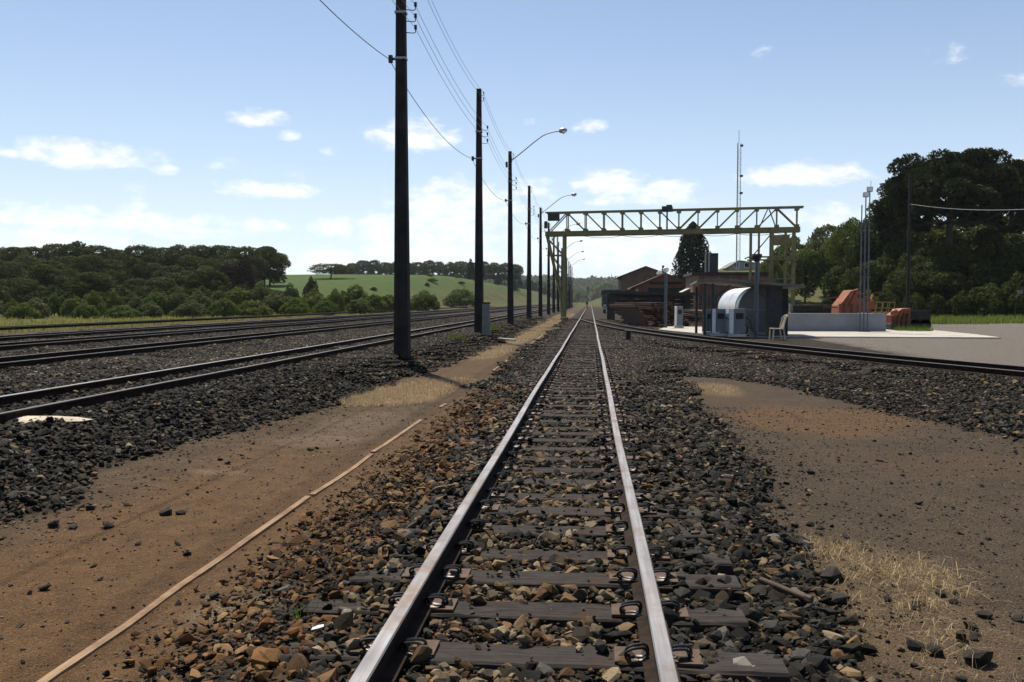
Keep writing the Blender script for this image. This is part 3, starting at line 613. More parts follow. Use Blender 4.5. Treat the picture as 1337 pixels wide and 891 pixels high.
MATS['loose'] = simple('loose_basalt', (.018,.015,.013), (.045,.038,.032), 14, .8, 0, .5, .02, None, .1)
LOOSE = []
for s in range(14):
    me = rock_mesh(100+s, 'loose_stone'); me.materials.append(MATS['loose']); LOOSE.append(me)
for i, (px, py, s) in enumerate(LS):
    if s == 0: continue
    p = atz(px, py, .01)
    o = link('loose_stone', LOOSE[i % 14]); o.location = (p.x, p.y, Hs(p.x, p.y)+s*.16); s2 = s*(.75 if px > 600 else .9); o.scale = (s2*1.05, s2*1.05, s2*.9)
    o.rotation_euler = (rr.uniform(-.4, .4), rr.uniform(-.4, .4), rr.uniform(0, 6.28))
    grp = 0 if px < 600 else (1 if py > 690 else 2)
    same = sorted([v for v in LS if v[2] and (0 if v[0] < 600 else (1 if v[1] > 690 else 2)) == grp], key=lambda v: -v[1])
    tag(o, ['dark loose stone on the reddish dirt strip, %s nearest the camera', 'dark loose stone on grey soil by the dry straw, %s nearest the camera', 'small dark stone on the brown soil right of the track, %s nearest the camera'][grp] % ORD[same.index((px, py, s))], 'stone',
        ['loose stones on the left dirt strip', 'loose stones around the straw tuft', 'loose stones on the right dirt area'][grp])
# ------------------------------------------------------------------ row of concrete poles
PX, PY0, PDY = -4.45, 20.4, 14.6
def pole_mesh(h=9.68):
    """tapered double-T concrete shaft with recessed faces"""
    b = MB(); n = 12; vs = []; fs = []
    for i in range(n+1):
        t = i/n; z = -.5+(h+.5)*t; w = .18-.09*t; d = .15-.065*t; r = .035*(1-.4*t)
        sec = [(-w,-d),(-w*.45,-d),(-w*.4,-d+r),(w*.4,-d+r),(w*.45,-d),(w,-d),(w,d),(w*.45,d),(w*.4,d-r),(-w*.4,d-r),(-w*.45,d),(-w,d)]
        vs += [(x, y, z) for x, y in sec]
    m = 12
    for i in range(n):
        for k in range(m): l = (k+1) % m; fs.append((i*m+k, i*m+l, i*m+m+l, i*m+m+k))
    fs += [tuple(range(m-1, -1, -1)), tuple(n*m+k for k in range(m))]
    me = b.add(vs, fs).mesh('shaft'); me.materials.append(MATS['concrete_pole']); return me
SHAFT = pole_mesh()
def bracket_mesh():
    b = MB().tube([(0,0,0),(.20,0,-.02),(.24,0,.0),(.24,0,.07)], .011, 6); me = b.mesh('bracket', True); me.materials.append(MATS['dark_metal']); return me
def insul_mesh():
    b = MB()
    for k, r in enumerate((.03, .042, .03, .04)): b.cyl((0,0,k*.026), (0,0,k*.026+.022), r, r*.8, 10)
    me = b.mesh('insulator', True); me.materials.append(MATS['porcelain']); return me
BRK, INS = bracket_mesh(), insul_mesh()
def arm_mesh():
    b = MB(); pts = [(.08,0,9.95),(.6,0,10.35),(1.35,0,10.95),(1.8,0,11.28),(2.1,0,11.42),(2.55,0,11.52),(2.8,0,11.56)]
    b.tube(pts, .03, 8); b.beam((.06,0,9.85), (.06,0,10.1), .12); me = b.mesh('lamp_arm', True); me.materials.append(MATS['galv']); return me
def head_mesh():
    b = MB(); pts = []; rs = []
    for k in range(9): t = k/8; pts.append((2.74+.46*t, 0, 11.55+.05*t)); rs.append(max(.02, .15*math.sin(math.pi*(.12+.80*t))**.7))
    b.tube(pts, rs, 12); me = b.mesh('lamp_head', True); me.materials.append(MATS['galv']); return me
def bowl_mesh():
    b = MB(); pts = []; rs = []
    for k in range(7): t = k/6; pts.append((3.0, 0, 11.53-.14*t)); rs.append(.16*math.cos(t*1.45)+.004)
    b.tube(pts, rs, 14); me = b.mesh('lamp_bowl', True); me.materials.append(MATS['lamp_white']); return me
ARM, HEAD, BOWL = arm_mesh(), head_mesh(), bowl_mesh()
POLES = []
for k in range(-1, 14):
    y = PY0+PDY*k; z = Hs(PX, y); lamp = k >= 2 and k % 2 == 0
    lab = ('%s concrete pole counted from the camera, %s' % (ORD[k], 'with a curved street lamp arm' if lamp else 'plain with small wire brackets')) if k >= 0 else 'concrete pole beside the camera position, outside the left edge of view'
    t = thing('lamp_pole' if lamp else 'utility_pole', lab, 'pole', (PX+rr.uniform(-.05, .05), y, z), rr.uniform(-.03, .03), 'row of concrete poles'); POLES.append((t, y, z))
    t.rotation_euler = (rr.uniform(-.006, .006), rr.uniform(-.005, .005), t.rotation_euler.z); link('shaft', SHAFT, t)
    for zb_ in (6.95, 8.0): MB().box((0,0,zb_), (.265,.215,.05)).build('steel_band', MATS['galv'], t)
    for q in range(3):
        b = link('bracket', BRK, t); b.location = (.10, 0, 7.55+.26*q); i = link('insulator', INS, b); i.location = (.24, 0, .06)
    for q in range(2):
        b = link('bracket', BRK, t); b.location = (.04, 0, 9.22+.22*q); b.scale = (.62, 1, 1); i = link('insulator', INS, b); i.location = (.24, 0, .03)
    s = MB().box((-.17,0,6.95), (.10,.05,.05)).box((-.25,0,6.95), (.09,.08,.17)); s.build('cable_clamp', MATS['dark_metal'], t)
    if lamp:
        link('lamp_arm', ARM, t).location = (0, 0, -.78); h = link('lamp_head', HEAD, t); h.location = (0, 0, -.78); link('lamp_bowl', BOWL, h)
        MB().box((-.19,0,8.95), (.12,.14,.30)).build('relay_box', MATS['dark_metal'], t)
def span_pts(a, b, sag, n=14):
    a, b = Vector(a), Vector(b); return [a.lerp(b, i/n)-Vector((0, 0, sag*4*(i/n)*(1-i/n))) for i in range(n)]+[b]
def wire_run(name, dx, dz, r, sag, mat, label, k1=14):
    pts = []
    for (t, y, z), (t2, y2, z2) in zip(POLES[:k1], POLES[1:k1+1]):
        s = span_pts((t.location.x+dx, y, z+dz), (t2.location.x+dx, y2, z2+dz), sag); pts += s[:-1]
    pts.append(s[-1]); tag(MB().tube(pts, r, 5).build(name, mat, None, True), label, 'wire', 'wires along the pole row')
wire_run('overhead_cable', -.28, 6.95, .009, .42, MATS['wire'], 'black cable sagging along the left side of the poles')
for q, nm in enumerate(('lowest', 'middle', 'highest')): wire_run('overhead_wire', .34, 7.66+.26*q, .0055, .3, MATS['wire_al'], '%s of the three thin wires on the side brackets of the poles' % nm)
for q, nm in enumerate(('lower', 'upper')): wire_run('overhead_wire', .19, 9.3+.22*q, .0055, .35, MATS['wire_al'], '%s of the two thin wires at the tops of the poles' % nm)
# concrete guard post leaning on the second pole, and beam lying beside
p = atz(635, 441, .1); t = thing('guard_post', 'short pale concrete guard post standing against the second pole', 'post', (p.x+.03, p.y-.35, Hs(p.x, p.y-.35)))
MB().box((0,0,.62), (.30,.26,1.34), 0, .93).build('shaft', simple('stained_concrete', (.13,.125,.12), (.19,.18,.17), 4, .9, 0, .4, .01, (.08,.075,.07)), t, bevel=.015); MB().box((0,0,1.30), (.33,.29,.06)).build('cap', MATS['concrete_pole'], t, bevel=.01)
p = atz(652, 443, .05); q = atz(672, 444.5, .05)
tag(MB().beam((p.x, p.y, Hs(p.x, p.y)+.03), (q.x, q.y, Hs(q.x, q.y)+.03), .14, .1).build('concrete_beam', MATS['concrete'], bevel=.01), 'pale concrete beam lying on the dirt beside the second pole', 'beam')
# spilled sand beside the nearest yard track
b = MB(); vs = [(0,0,.04)]; fs = []; m = 26
for ring in range(1, 6):
    for k in range(m):
        a = 2*math.pi*k/m; rad = ring/5*(1+.22*math.sin(a*3+1)+.15*math.sin(a*5)); vs.append((rad*.55*math.cos(a), rad*.30*math.sin(a), .045*(1-(ring/5)**2)-.012*(ring == 5)+rr.uniform(-.004, .004)))
for k in range(m): fs.append((0, 1+k, 1+(k+1) % m))
for ring in range(1, 5):
    for k in range(m): a = 1+(ring-1)*m; fs.append((a+k, a+m+k, a+m+(k+1) % m, a+(k+1) % m))
p = atz(22, 550, .29); o = b.add(vs, fs).build('sand_heap', MATS['sand'], None, True); o.location = (p.x, p.y, Hs(p.x, p.y)+.004); o.rotation_euler = (0, 0, .2)
tag(o, 'flat pale heap of spilled sand beside the nearest yard track', 'sand')
# ------------------------------------------------------------------ gantry crane
gl, gr_ = Vector((-2.25, 76.6, 0)), Vector((15.9, 74.0, 0)); ga = math.atan2(gr_.y-gl.y, gr_.x-gl.x)
G = thing('gantry_crane', 'faded yellow lattice gantry crane spanning the track and the yard', 'gantry crane', (gl.x, gl.y, 0), ga)
mo = MATS['olive']; ZB, ZT, X0, X1, DP = 7.36, 9.2, -1.62, 19.4, .40     # DP half depth of the box beam
def gp(fn, nm, mat=None, parent=None):
    b = MB(); fn(b); return b.build(nm, mat or mo, parent or G)
for s in (-DP, DP):
    gp(lambda b: b.beam((X0, s, ZB), (X1, s, ZB), .22, .36).beam((X0, s, ZB-.16), (X1, s, ZB-.16), .34, .05).beam((X0, s, ZB+.19), (X1, s, ZB+.19), .34, .05), 'bottom_girder')
    gp(lambda b: b.beam((X0, s, ZT), (X1+.25, s, ZT), .14, .13), 'top_chord')
PN = [X0+.3+1.575*i for i in range(14)]
for s in (-DP, DP):
    for i, x in enumerate(PN):
        if i: gp(lambda b: b.beam((x, s, ZB+.2), (x, s, ZT-.06), .085, .085), 'vertical')
    for i in range(13):
        a, c = PN[i], PN[i+1]
        down = 1 <= i <= 6 or i == 12
        gp(lambda b: b.beam((a, s, ZT-.05 if down else ZB+.2), (c, s, ZB+.2 if down else ZT-.05), .085, .085), 'diagonal')
gp(lambda b: [b.beam((x, -DP, ZT+.01), (x, DP, ZT+.01), .07) for x in PN], 'cross_ties'); gp(lambda b: [b.beam((x, -DP+.1, ZB-.05), (x, DP-.1, ZB-.05), .1, .14) for x in PN], 'cross_beams')
for s in (-DP, DP):
    gp(lambda b: b.box((.0, s, (ZB-.18)/2+.1), (.20, .18, ZB-.38)).box((0, s, .08), (.5, .5, .16)), 'leg')
    gp(lambda b: b.beam((X0+.1, s, ZB-.2), (-.28, s, 1.9), .12).beam((-.28, s, 1.9), (-.16, s, .2), .12), 'sloping_leg')
    for z0, z1, x0, x1 in ((6.9, 5.6, X0+.2, -.15), (5.4, 4.2, -1.02, -.15), (4.0, 2.9, -.7, -.15)): gp(lambda b: b.beam((x0, s, z0), (x1, s, z1), .075), 'leg_brace')
    for z in (5.5, 4.1, 3.0, 1.9): gp(lambda b: b.beam((-1.5+(5.5-z)*.40+.35*(z < 5), s, z), (-.12, s, z), .07), 'leg_rung')
gp(lambda b: [b.beam((0, -DP+.12, z), (0, DP-.12, z), .09) for z in (1.2, 3.0, 4.8, 6.4)], 'leg_tie')
def ladder(b):
    for s in (-.2, .2): b.beam((-.62, s, 1.0), (-.62, s, ZB), .05)
    for k in range(20): b.beam((-.62, -.2, 1.1+k*.31), (-.62, .2, 1.1+k*.31), .035)
gp(ladder, 'ladder', MATS['dark_metal'])
for z in (5.55, 3.55): gp(lambda b: b.box((-.75, 0, z), (1.1, .9, .06)), 'platform')
gp(lambda b: b.box((X0+.75, -DP-.12, ZT-.42), (.95, .5, .6)), 'motor_cabinet', MATS['dark_metal'])
gp(lambda b: b.box((X0+.05, -DP, ZT-1.05), (.25, .3, .6)), 'end_box', MATS['dark_metal'])
h = gp(lambda b: b.box((8.75, 0, ZT+.10), (.85, 1.3, .36)).box((8.9, 0, ZT+.34), (.45, .7, .16)), 'hoist', MATS['dark_metal']); gp(lambda b: b.beam((8.75, -DP, ZB+.2), (8.75, -DP, ZT-.05), .13), 'hoist_post', MATS['dark_metal'], h)
for s in (-DP, DP):
    for x, w in ((15.55, .20), (16.2, .14), (17.2, .30), (18.3, .14), (18.95, .22)): gp(lambda b: b.box((x, s, (ZB-.18)/2+.1), (w, .2, ZB-.38)), 'leg')
    for z0, z1 in ((7.0, 5.2), (5.2, 3.4), (3.4, 1.6)): gp(lambda b: b.beam((15.65, s, z1), (17.1, s, z0), .09).beam((17.3, s, z0), (18.85, s, z1), .09).beam((15.5, s, z1), (18.95, s, z1), .09), 'leg_brace')
gp(lambda b: b.beam((16.9, -DP, ZT), (16.2, -DP, ZB+.2), .09).beam((16.9, -DP, ZT), (17.5, -DP, ZB+.2), .09), 'king_brace')
gp(lambda b: b.box((18.0, 0, 6.55), (1.2, .9, .8)), 'operator_cabin'); gp(lambda b: b.box((17.25, 0, 4.95), (3.9, 1.3, .08)), 'platform')
gp(lambda b: [b.box((x, s, z), (.34, .115, .26)) for s in (-DP, DP) for x in PN[1:] for z in (ZB+.30, ZT-.12)], 'gusset_plates')
fest = []
for i in range(2, 13, 2): fest += span_pts((PN[i], -DP, ZB-.25), (PN[min(i+2, 13)], -DP, ZB-.25), .16, 8)[:-1]
gp(lambda b: b.tube(fest, .018, 5), 'festoon_cable', MATS['wire'])
# ------------------------------------------------------------------ concrete pad, fuel point and shed
pad = MB().prism([(3.6,47.5),(5.9,38.6),(16.9,38.0),(17.4,41.5),(17.9,49.4),(9.5,52),(4.6,53)], -.05, .05, 'Z').build('concrete_pad', MATS['pad']); struct(pad, 'pale concrete pad behind the siding')
p0 = atz(987, 440, .05)
S = thing('fuel_shed', 'low lean-to fuel shelter with grey flat roof over silver tank', 'shelter', (0,0,.05))
YS = 39.0
a, b_ = atY(929, 364.6, YS), atY(1047, 375.5, YS)
rf = MB().add([(a.x-.1,YS-.6,a.z+.02),(b_.x,YS-.6,b_.z+.04),(b_.x,YS+3.0,b_.z-.02),(a.x+.0,YS+3.0,a.z-.06),(a.x-.1,YS-.6,a.z-.10),(b_.x,YS-.6,b_.z-.07),(b_.x,YS+3.0,b_.z-.13),(a.x,YS+3.0,a.z-.18)], [(0,1,2,3),(7,6,5,4),(0,4,5,1),(1,5,6,2),(2,6,7,3),(3,7,4,0)])
a3 = atY(911.5, 369, YS); rf.add([(a3.x-.12,YS-.6,a3.z+.03),(a.x-.1,YS-.6,a.z+.02),(a.x,YS+3,a.z-.06),(a3.x-.02,YS+3,a3.z-.06),(a3.x-.12,YS-.6,a3.z-.06),(a.x-.1,YS-.6,a.z-.1),(a.x,YS+3,a.z-.18),(a3.x-.02,YS+3,a3.z-.15)], [(0,1,2,3),(7,6,5,4),(0,4,5,1),(2,6,7,3),(3,7,4,0)])
rf.build('roof', MATS['roof_sheet'], S)
for px in (919, 929):
    q = atY(px, 400, YS); MB().box((q.x, YS-.3, 1.13), (.11,.11,2.26)).build('post', MATS['dark_metal'], S)
    MB().box((q.x, YS+2.7, 1.08), (.11,.11,2.16)).build('post', MATS['dark_metal'], S)
q0, q1 = atY(1004, 400, YS), atY(1021, 400, YS); MB().box(((q0.x+q1.x)/2, YS+.35, 1.05), (q1.x-q0.x, .7, 2.1)).build('block_wall', MATS['dark_metal'], S, bevel=.02)
MB().box((q1.x+.14, YS+.38, 1.02), (.28, .6, 2.04)).build('door', MATS['black'], S)
MB().box((q1.x+.30, YS+.0, 1.25), (.03, .16, .34)).build('notice', MATS['white_paint'], S)
q = atY(929, 400, YS); MB().beam((q.x+.05, YS-.3, 1.6), (q.x+.75, YS-.3, 2.2), .07).build('brace', MATS['dark_metal'], S)
q = atY(1004, 400, YS); MB().beam((q.x-.02, YS-.2, 1.5), (q.x-.8, YS-.2, 2.12), .08).build('brace', MATS['dark_metal'], S)
# big horizontal tank, flat grey end towards the camera
TK = thing('fuel_tank', 'large horizontal silver tank with flat grey end under the shelter roof', 'tank', (0,0,.05))
c0 = atY(994, 408, 40.6); R = 1.02; zc0 = 1.14; tl = 6.4
b = MB(); pts = []; rs = []
b.tube([(c0.x,40.62,zc0),(c0.x,40.62+tl*.5,zc0),(c0.x,40.62+tl,zc0)], R, 48); b.build('shell', MATS['aluminium'], TK, True)
b = MB(); b.tube([(c0.x,40.55,zc0),(c0.x,40.615,zc0)], [R*.97, R+.012], 48).build('end_plate', MATS['grey_paint'], TK, True)
MB().box((c0.x, 40.54, zc0-.02), (R*1.94, .012, .03)).build('weld_seam', MATS['galv'], TK)
b = MB(); b.tube([(c0.x,41.4,zc0),(c0.x,41.62,zc0)], R+.012, 48); b.build('yellow_band', simple('pale_yellow_paint', (.55,.52,.22), (.60,.56,.26), 3, .5, 0, .05), TK, True)
for yq in (41.6, 45.8): MB().box((c0.x, yq, .12), (1.5, .35, .24)).build('saddle', MATS['concrete'], TK)
# pumps and drums in front
def pump(px, py, w, h, Y, label, nm='fuel_pump', hose=True):
    p = atY(px, py, Y); t = thing(nm, label, 'fuel pump', (p.x, Y, .05)); MB().box((0,0,.06), (w+.1,.5,.12)).build('plinth', MATS['concrete'], t)
    MB().box((w*.12,0,h/2+.1), (w*.76,.42,h-.08)).build('cabinet', MATS['grey_paint'], t, bevel=.015); MB().box((-w*.38,0,h/2+.1), (w*.22,.44,h-.06)).build('sunlit_side_panel', MATS['white_paint'], t, bevel=.015)  # white kept to the sunlit left edge, shaded front put into grey colour
    MB().box((w*.12,-.215,h*.78), (w*.5,.02,h*.22)).build('dial', MATS['black'], t)
    if hose: MB().tube([(w*.5,-.1,h*.75),(w*.85,-.2,h*.6),(w*.95,-.3,.25),(w*1.4,-.42,.06),(w*2.2,-.5,.03)], .022, 6).build('hose', MATS['wire'], t, True)
    return t
pump(886, 427, .42, 1.15, 50.5, 'grey fuel pump with white side standing alone before the dark rail stack', hose=False)
pump(962, 437, .62, 1.12, 37.9, 'grey and white fuel pump with black hose nearest the silver tank')
pump(938, 437, .55, 1.1, 38.6, 'dark fronted fuel pump with white panel left of the small drum')
pump(924, 437, .34, 1.05, 40.1, 'slim white fuel pump behind the shelter posts', hose=False)
p = atY(953, 420, 38.9); t = thing('drum_tank', 'small round silver drum between the two fuel pumps', 'tank', (p.x, 39.0, .05))
MB().tube([(0,0,.55),(0,.9,.55)], .42, 28).build('shell', MATS['aluminium'], t, True); MB().box((0,.2,.08), (.6,.12,.16)).box((0,.7,.08), (.6,.12,.16)).build('cradle', MATS['dark_metal'], t)
p = atY(970, 437, 38.2); t = thing('hose_reel', 'dark heap of hose and valves beside the tank foot', 'hose', (p.x, 38.3, .05))
pts = [(.22*math.cos(k*.5)*(1-.004*k), .06*math.sin(k*.9), .28+.22*math.sin(k*.5)) for k in range(44)]; MB().tube(pts, .022, 6).build('coil', MATS['wire'], t, True); MB().box((.0,.05,.25), (.08,.3,.5)).build('stand', MATS['dark_metal'], t)
# capped post and lamp post
p = atz(987, 440, .05); t = thing('capped_post', 'tall blue-grey post with a dark cap in front of the silver tank', 'post', (p.x, p.y, .05)); top = atY(987, 332, p.y).z-.05
MB().cyl((0,0,0), (0,0,top-.3), .085, .08, 14).build('shaft', MATS['bluegrey'], t, True); MB().cyl((0,0,top-.32), (0,0,top-.1), .1, .21, 14).cyl((0,0,top-.1), (0,0,top), .22, .2, 14).build('cap', MATS['dark_metal'], t, True)
MB().tube([(-.1,0,top-.22),(-.35,0,top-.12),(-.5,0,top-.2)], .03, 6).build('spout', MATS['dark_metal'], t, True)
p = atz(869, 428, .05); t = thing('lamp_post', 'grey lamp post with round white globe beside the rail stack', 'lamp post', (p.x, p.y, .05)); top = atY(869, 352, p.y).z-.05
MB().cyl((0,0,0), (0,0,top-.2), .09, .075, 12).build('shaft', MATS['bluegrey'], t, True)
def ball(c, r, n=12):
    b = MB(); pts = []; rs = []
    for k in range(n+1): a = math.pi*k/n; pts.append((c[0], c[1], c[2]-r*math.cos(a))); rs.append(max(r*math.sin(a), .002))
    return b.tube(pts, rs, 16)
ball((0,0,top-.02), .17).build('globe', MATS['lamp_white'], t, True); hh = MB().tube([(0,0,top-.25),(-.2,0,top-.2),(-.32,0,top-.22)], .025, 6).build('side_arm', MATS['galv'], t, True)
MB().tube([(-.22,0,top-.12),(-.34,0,top-.14),(-.52,0,top-.26)], [.09,.13,.05], 10).build('side_lamp', MATS['lamp_white'], t, True)
# plastic chair, seen from its side, facing left
p = atz(1015, 443, .05); t = thing('plastic_chair', 'beige plastic chair facing left on the concrete pad', 'chair', (p.x-.02, p.y, .05), .15)
MB().add([(-.24,-.22,.44),(.2,-.21,.42),(.2,.21,.42),(-.24,.22,.44),(-.24,-.22,.40),(.2,-.21,.385),(.2,.21,.385),(-.24,.22,.40)], [(0,1,2,3),(7,6,5,4),(0,4,5,1),(1,5,6,2),(2,6,7,3),(3,7,4,0)]).build('seat', MATS['chair'], t, bevel=.012)
for s in (-.2, .2):
    MB().beam((-.22,s,0), (-.2,s,.42), .05, .04).build('leg', MATS['chair'], t); MB().beam((.26,s,0), (.19,s,.42), .05, .04).build('leg', MATS['chair'], t)
    MB().tube([(.19,s,.40),(.23,s,.62),(.29,s,.84),(.36,s*.9,.92)], .026, 6).build('back_post', MATS['chair'], t, True)
MB().tube([(.36,-.18,.92),(.38,0,.945),(.36,.18,.92)], .03, 6).build('top_rail', MATS['chair'], t, True)
for k in range(5): s = -.14+.07*k; MB().beam((.2,s,.44), (.355,s,.92), .028, .014).build('back_slat', MATS['chair'], t)
# low bund wall with dark wagon behind
t = thing('bund_wall', 'long low blue-grey concrete wall right of the fuel shelter', 'wall', (0,0,0))
q0, q1 = atY(1021, 420, 45.2), atY(1157, 420, 45.2); wz = atY(1100, 409.5, 45.2).z
MB().box(((q0.x+q1.x)/2, 45.3, wz/2), (q1.x-q0.x, .2, wz)).build('front_face', MATS['grey_wall'], t, bevel=.01); MB().box((q1.x-.1, 47.3, wz/2-.01), (.2, 3.78, wz-.02)).build('side_face', MATS['grey_wall'], t)
MB().box(((q0.x+q1.x)/2, 49.3, wz/2-.02), (q1.x-q0.x, .2, wz-.04)).build('back_face', MATS['grey_wall'], t)
q0, q1 = atY(1030, 405, 55), atY(1140, 405, 55); t = thing('flat_wagon', 'long black flat wagon standing behind the low grey wall', 'wagon', ((q0.x+q1.x)/2, 55, Hs((q0.x+q1.x)/2, 55))); L = q1.x-q0.x
MB().box((0,0,1.12), (L,2.2,.38)).build('bed', MATS['black'], t); MB().box((0,0,.8), (L*.9,1.2,.26)).build('underframe', MATS['black'], t)
for s in (-.38, -.28, .28, .38):
    w = MB().cyl((L*s,-.6,.42), (L*s,.6,.42), .42, n=18); w.cyl((L*s,-.66,.42), (L*s,.66,.42), .08, n=8); w.build('wheelset', MATS['dark_metal'], t, True)
# ------------------------------------------------------------------ track machines behind the wall
YM = 51.0; q0, q1 = atY(1090, 400, YM), atY(1131, 400, YM); w = q1.x-q0.x; zt = atY(1108, 379, YM).z; zs = atY(1100, 398, YM).z
t = thing('ballast_hopper', 'orange hopper machine with sloping sides behind the low wall', 'machine', (q0.x, YM, 0))
MB().prism([(0,.7),(w,.7),(w,zs+.05),(w*.86,zt-.30),(w*.55,zt),(w*.40,zt),(.02*w,zs-.05)], -.8, .8).build('hopper', MATS['orange'], t, bevel=.02)
for x in (.02, .16, .40, .62, .97): MB().box((w*x, -.84, (zs+.6)/2), (.09,.08,zs-.5)).build('rib', MATS['darkred'] if x in (.16,.40) else MATS['orange'], t)
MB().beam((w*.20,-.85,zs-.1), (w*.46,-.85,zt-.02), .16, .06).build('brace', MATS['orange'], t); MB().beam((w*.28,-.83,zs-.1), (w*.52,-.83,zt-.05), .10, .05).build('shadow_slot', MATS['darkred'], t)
MB().box((w*.72,-.82,zt-.34), (w*.24,.05,.22)).build('vent', MATS['black'], t)
MB().beam((-.55,-.3,zs+.35), (.12,-.3,zs+.42), .07).build('boom', MATS['darkred'], t); MB().beam((-.7,-.3,zs-.15), (.1,-.3,zs-.15), .06).build('boom', MATS['darkred'], t); MB().beam((w,-.3,zs+.6), (w+.85,-.3,zs+.7), .06).build('boom', MATS['darkred'], t)
for x, z, a_, ln in ((.08, zs+.12, .9, .55), (.80, zs+.45, -.5, .6), (.95, zs+.10, 1.2, .5), (.34, zt-.10, .3, .45)): MB().beam((w*x,-.9,z), (w*x+ln*math.cos(a_),-.75,z+ln*math.sin(a_)), .12, .05).build('lever', MATS['orange'], t)
MB().prism([(w*.6,zs-.3),(w*1.12,zs-.25),(w*1.05,zs+.28),(w*.82,zs+.12)], -1.0, -.86).build('chute', MATS['orange'], t)
MB().box((w/2,0,.5), (w*1.05,1.5,.4)).build('chassis', MATS['darkred'], t)
for s in (.15, .85): MB().cyl((w*s,-.75,.36), (w*s,.75,.36), .36, n=16).build('wheelset', MATS['dark_metal'], t, True)
q0, q1 = atY(1131, 400, YM), atY(1164, 400, YM); w = q1.x-q0.x; zt = atY(1150, 394.5, YM).z; zb = atY(1150, 408, YM).z
t = thing('track_cart', 'yellow tubular frame of a track machine between the orange machines', 'machine', (q0.x, YM, 0))
for s in (-.6, .6):
    MB().tube([(.0,s,zb),(.15,s,zt),(w,s,zt-.02),(w*.94,s,zb)], .035, 6).build('side_frame', MATS['yellow'], t, True)
    MB().beam((.05,s,(zb+zt)/2-.05), (w,s,(zb+zt)/2-.05), .06).build('rail_bar', MATS['yellow'], t)
    for x in (.3, .55, .8): MB().beam((w*x-.08,s,zb), (w*x,s,zt), .05).build('strut', MATS['yellow'], t)
MB().beam((0,-.6,zt), (0,.6,zt), .06).beam((w,-.6,zt-.02), (w,.6,zt-.02), .06).build('cross_bar', MATS['yellow'], t); MB().box((w/2,0,zb-.05), (w,1.3,.12)).build('deck', MATS['yellow'], t)
MB().box((w/2,0,zb-.3), (w*.8,1.0,.4)).build('engine', MATS['dark_metal'], t)
for s in (.2, .8): MB().cyl((w*s,-.65,.36), (w*s,.65,.36), .36, n=16).build('wheelset', MATS['dark_metal'], t, True)
MB().box((w/2,0,.55), (w*.9,.9,.42)).build('chassis', MATS['darkred'], t)
YM2 = 48.2; q0, q1 = atY(1157, 420, YM2), atY(1181, 420, YM2); w = q1.x-q0.x; zt = atY(1165, 403, YM2).z
t = thing('tamping_unit', 'orange and dark red machine at the right end of the low wall', 'machine', (q0.x+.12, YM2, 0))
MB().prism([(0,.75),(w,.78),(w,zt+.02),(w*.55,zt),(0,zt-.35)], -.5, .5).build('body', MATS['orange'], t, bevel=.03)
MB().box((w/2,0,.5), (w,.9,.5)).build('chassis', MATS['darkred'], t); ball((w*.12,-.55,.95), .2).build('float', MATS['orange'], t, True)
for x in (.3, .55, .8): MB().beam((w*x,-.55,.1), (w*x+.12,-.55,zt-.1), .07).build('tine', MATS['darkred'], t)
for s in (.2, .8): MB().cyl((w*s,-.5,.25), (w*s,.5,.25), .25, n=14).build('wheel', MATS['dark_metal'], t, True)
MB().box((w*.75,-.52,.8), (.3,.06,.25)).build('valve', MATS['black'], t)
q0, q1 = atY(1181, 420, YM2+1), atY(1207, 420, YM2+1); w = q1.x-q0.x; zt = atY(1190, 405, YM2+1).z
t = thing('black_crate_trailer', 'black box trailer standing at the end of the machines', 'trailer', (q0.x+.1, YM2+1, 0))
MB().box((w/2,0,(zt+.35)/2), (w,1.2,zt-.35)).build('box', MATS['black'], t, bevel=.02); MB().box((w/2,-.62,zt-.03), (w*1.02,.06,.08)).build('rim', MATS['dark_metal'], t)
for s in (.25, .75): MB().cyl((w*s,-.6,.3), (w*s,.6,.3), .3, n=14).build('wheel', MATS['rubber'], t, True)
# ------------------------------------------------------------------ floodlight masts, utility pole, sign
for px, py, lab in ((1122.5, 268, 'left and shortest of three thin steel masts before the low wall'), (1127.5, 256, 'middle one of three thin steel masts, floodlight on top'), (1132.5, 249, 'right and tallest of three thin steel masts, floodlight on top')):
    p = atY(px, 434, 44.6); top = atY(px, py, 44.6).z; t = thing('floodlight_mast', lab, 'mast', (p.x, 44.6, .05), 0, 'thin steel masts by the low wall')
    MB().cyl((0,0,0), (0,0,top-.05), .036, .028, 10).build('shaft', MATS['bluegrey'], t, True); MB().box((0,0,.03), (.22,.22,.06)).build('base_plate', MATS['dark_metal'], t)
    MB().beam((-.05,0,top*.45), (.05,0,top*.45), .12, .06).beam((-.05,0,top*.8), (.05,0,top*.8), .12, .06).build('clamp', MATS['dark_metal'], t)
    if px > 1125: hd = MB().box((-.02,-.05,top), (.26,.18,.24)).build('floodlight', MATS['galv'], t, bevel=.02); MB().box((-.02,-.145,top), (.2,.012,.18)).build('lens', MATS['lamp_white'], hd); MB().cyl((.04,0,top+.1), (.04,0,top+.42), .012, n=6).build('spike', MATS['galv'], t)
p = atY(1185, 404, 58); top = atY(1185, 231, 58).z; gz = Hs(p.x, 58); t = thing('utility_pole', 'thin grey utility pole against the dark trees on the right', 'pole', (p.x, 58, gz)); 
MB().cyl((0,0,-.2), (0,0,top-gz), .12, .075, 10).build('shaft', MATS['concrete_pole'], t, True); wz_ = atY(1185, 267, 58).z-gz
i = MB().box((0,-.12,wz_), (.1,.12,.12)).build('clamp', MATS['dark_metal'], t); UPOLE = Vector((p.x, 57.86, wz_+gz))
e = atY(1500, 255, 40); tag(MB().tube(span_pts(UPOLE, e, .5, 16), .012, 5).build('overhead_cable', MATS['wire_al'], None, True), 'single pale cable running right from the thin utility pole', 'wire')
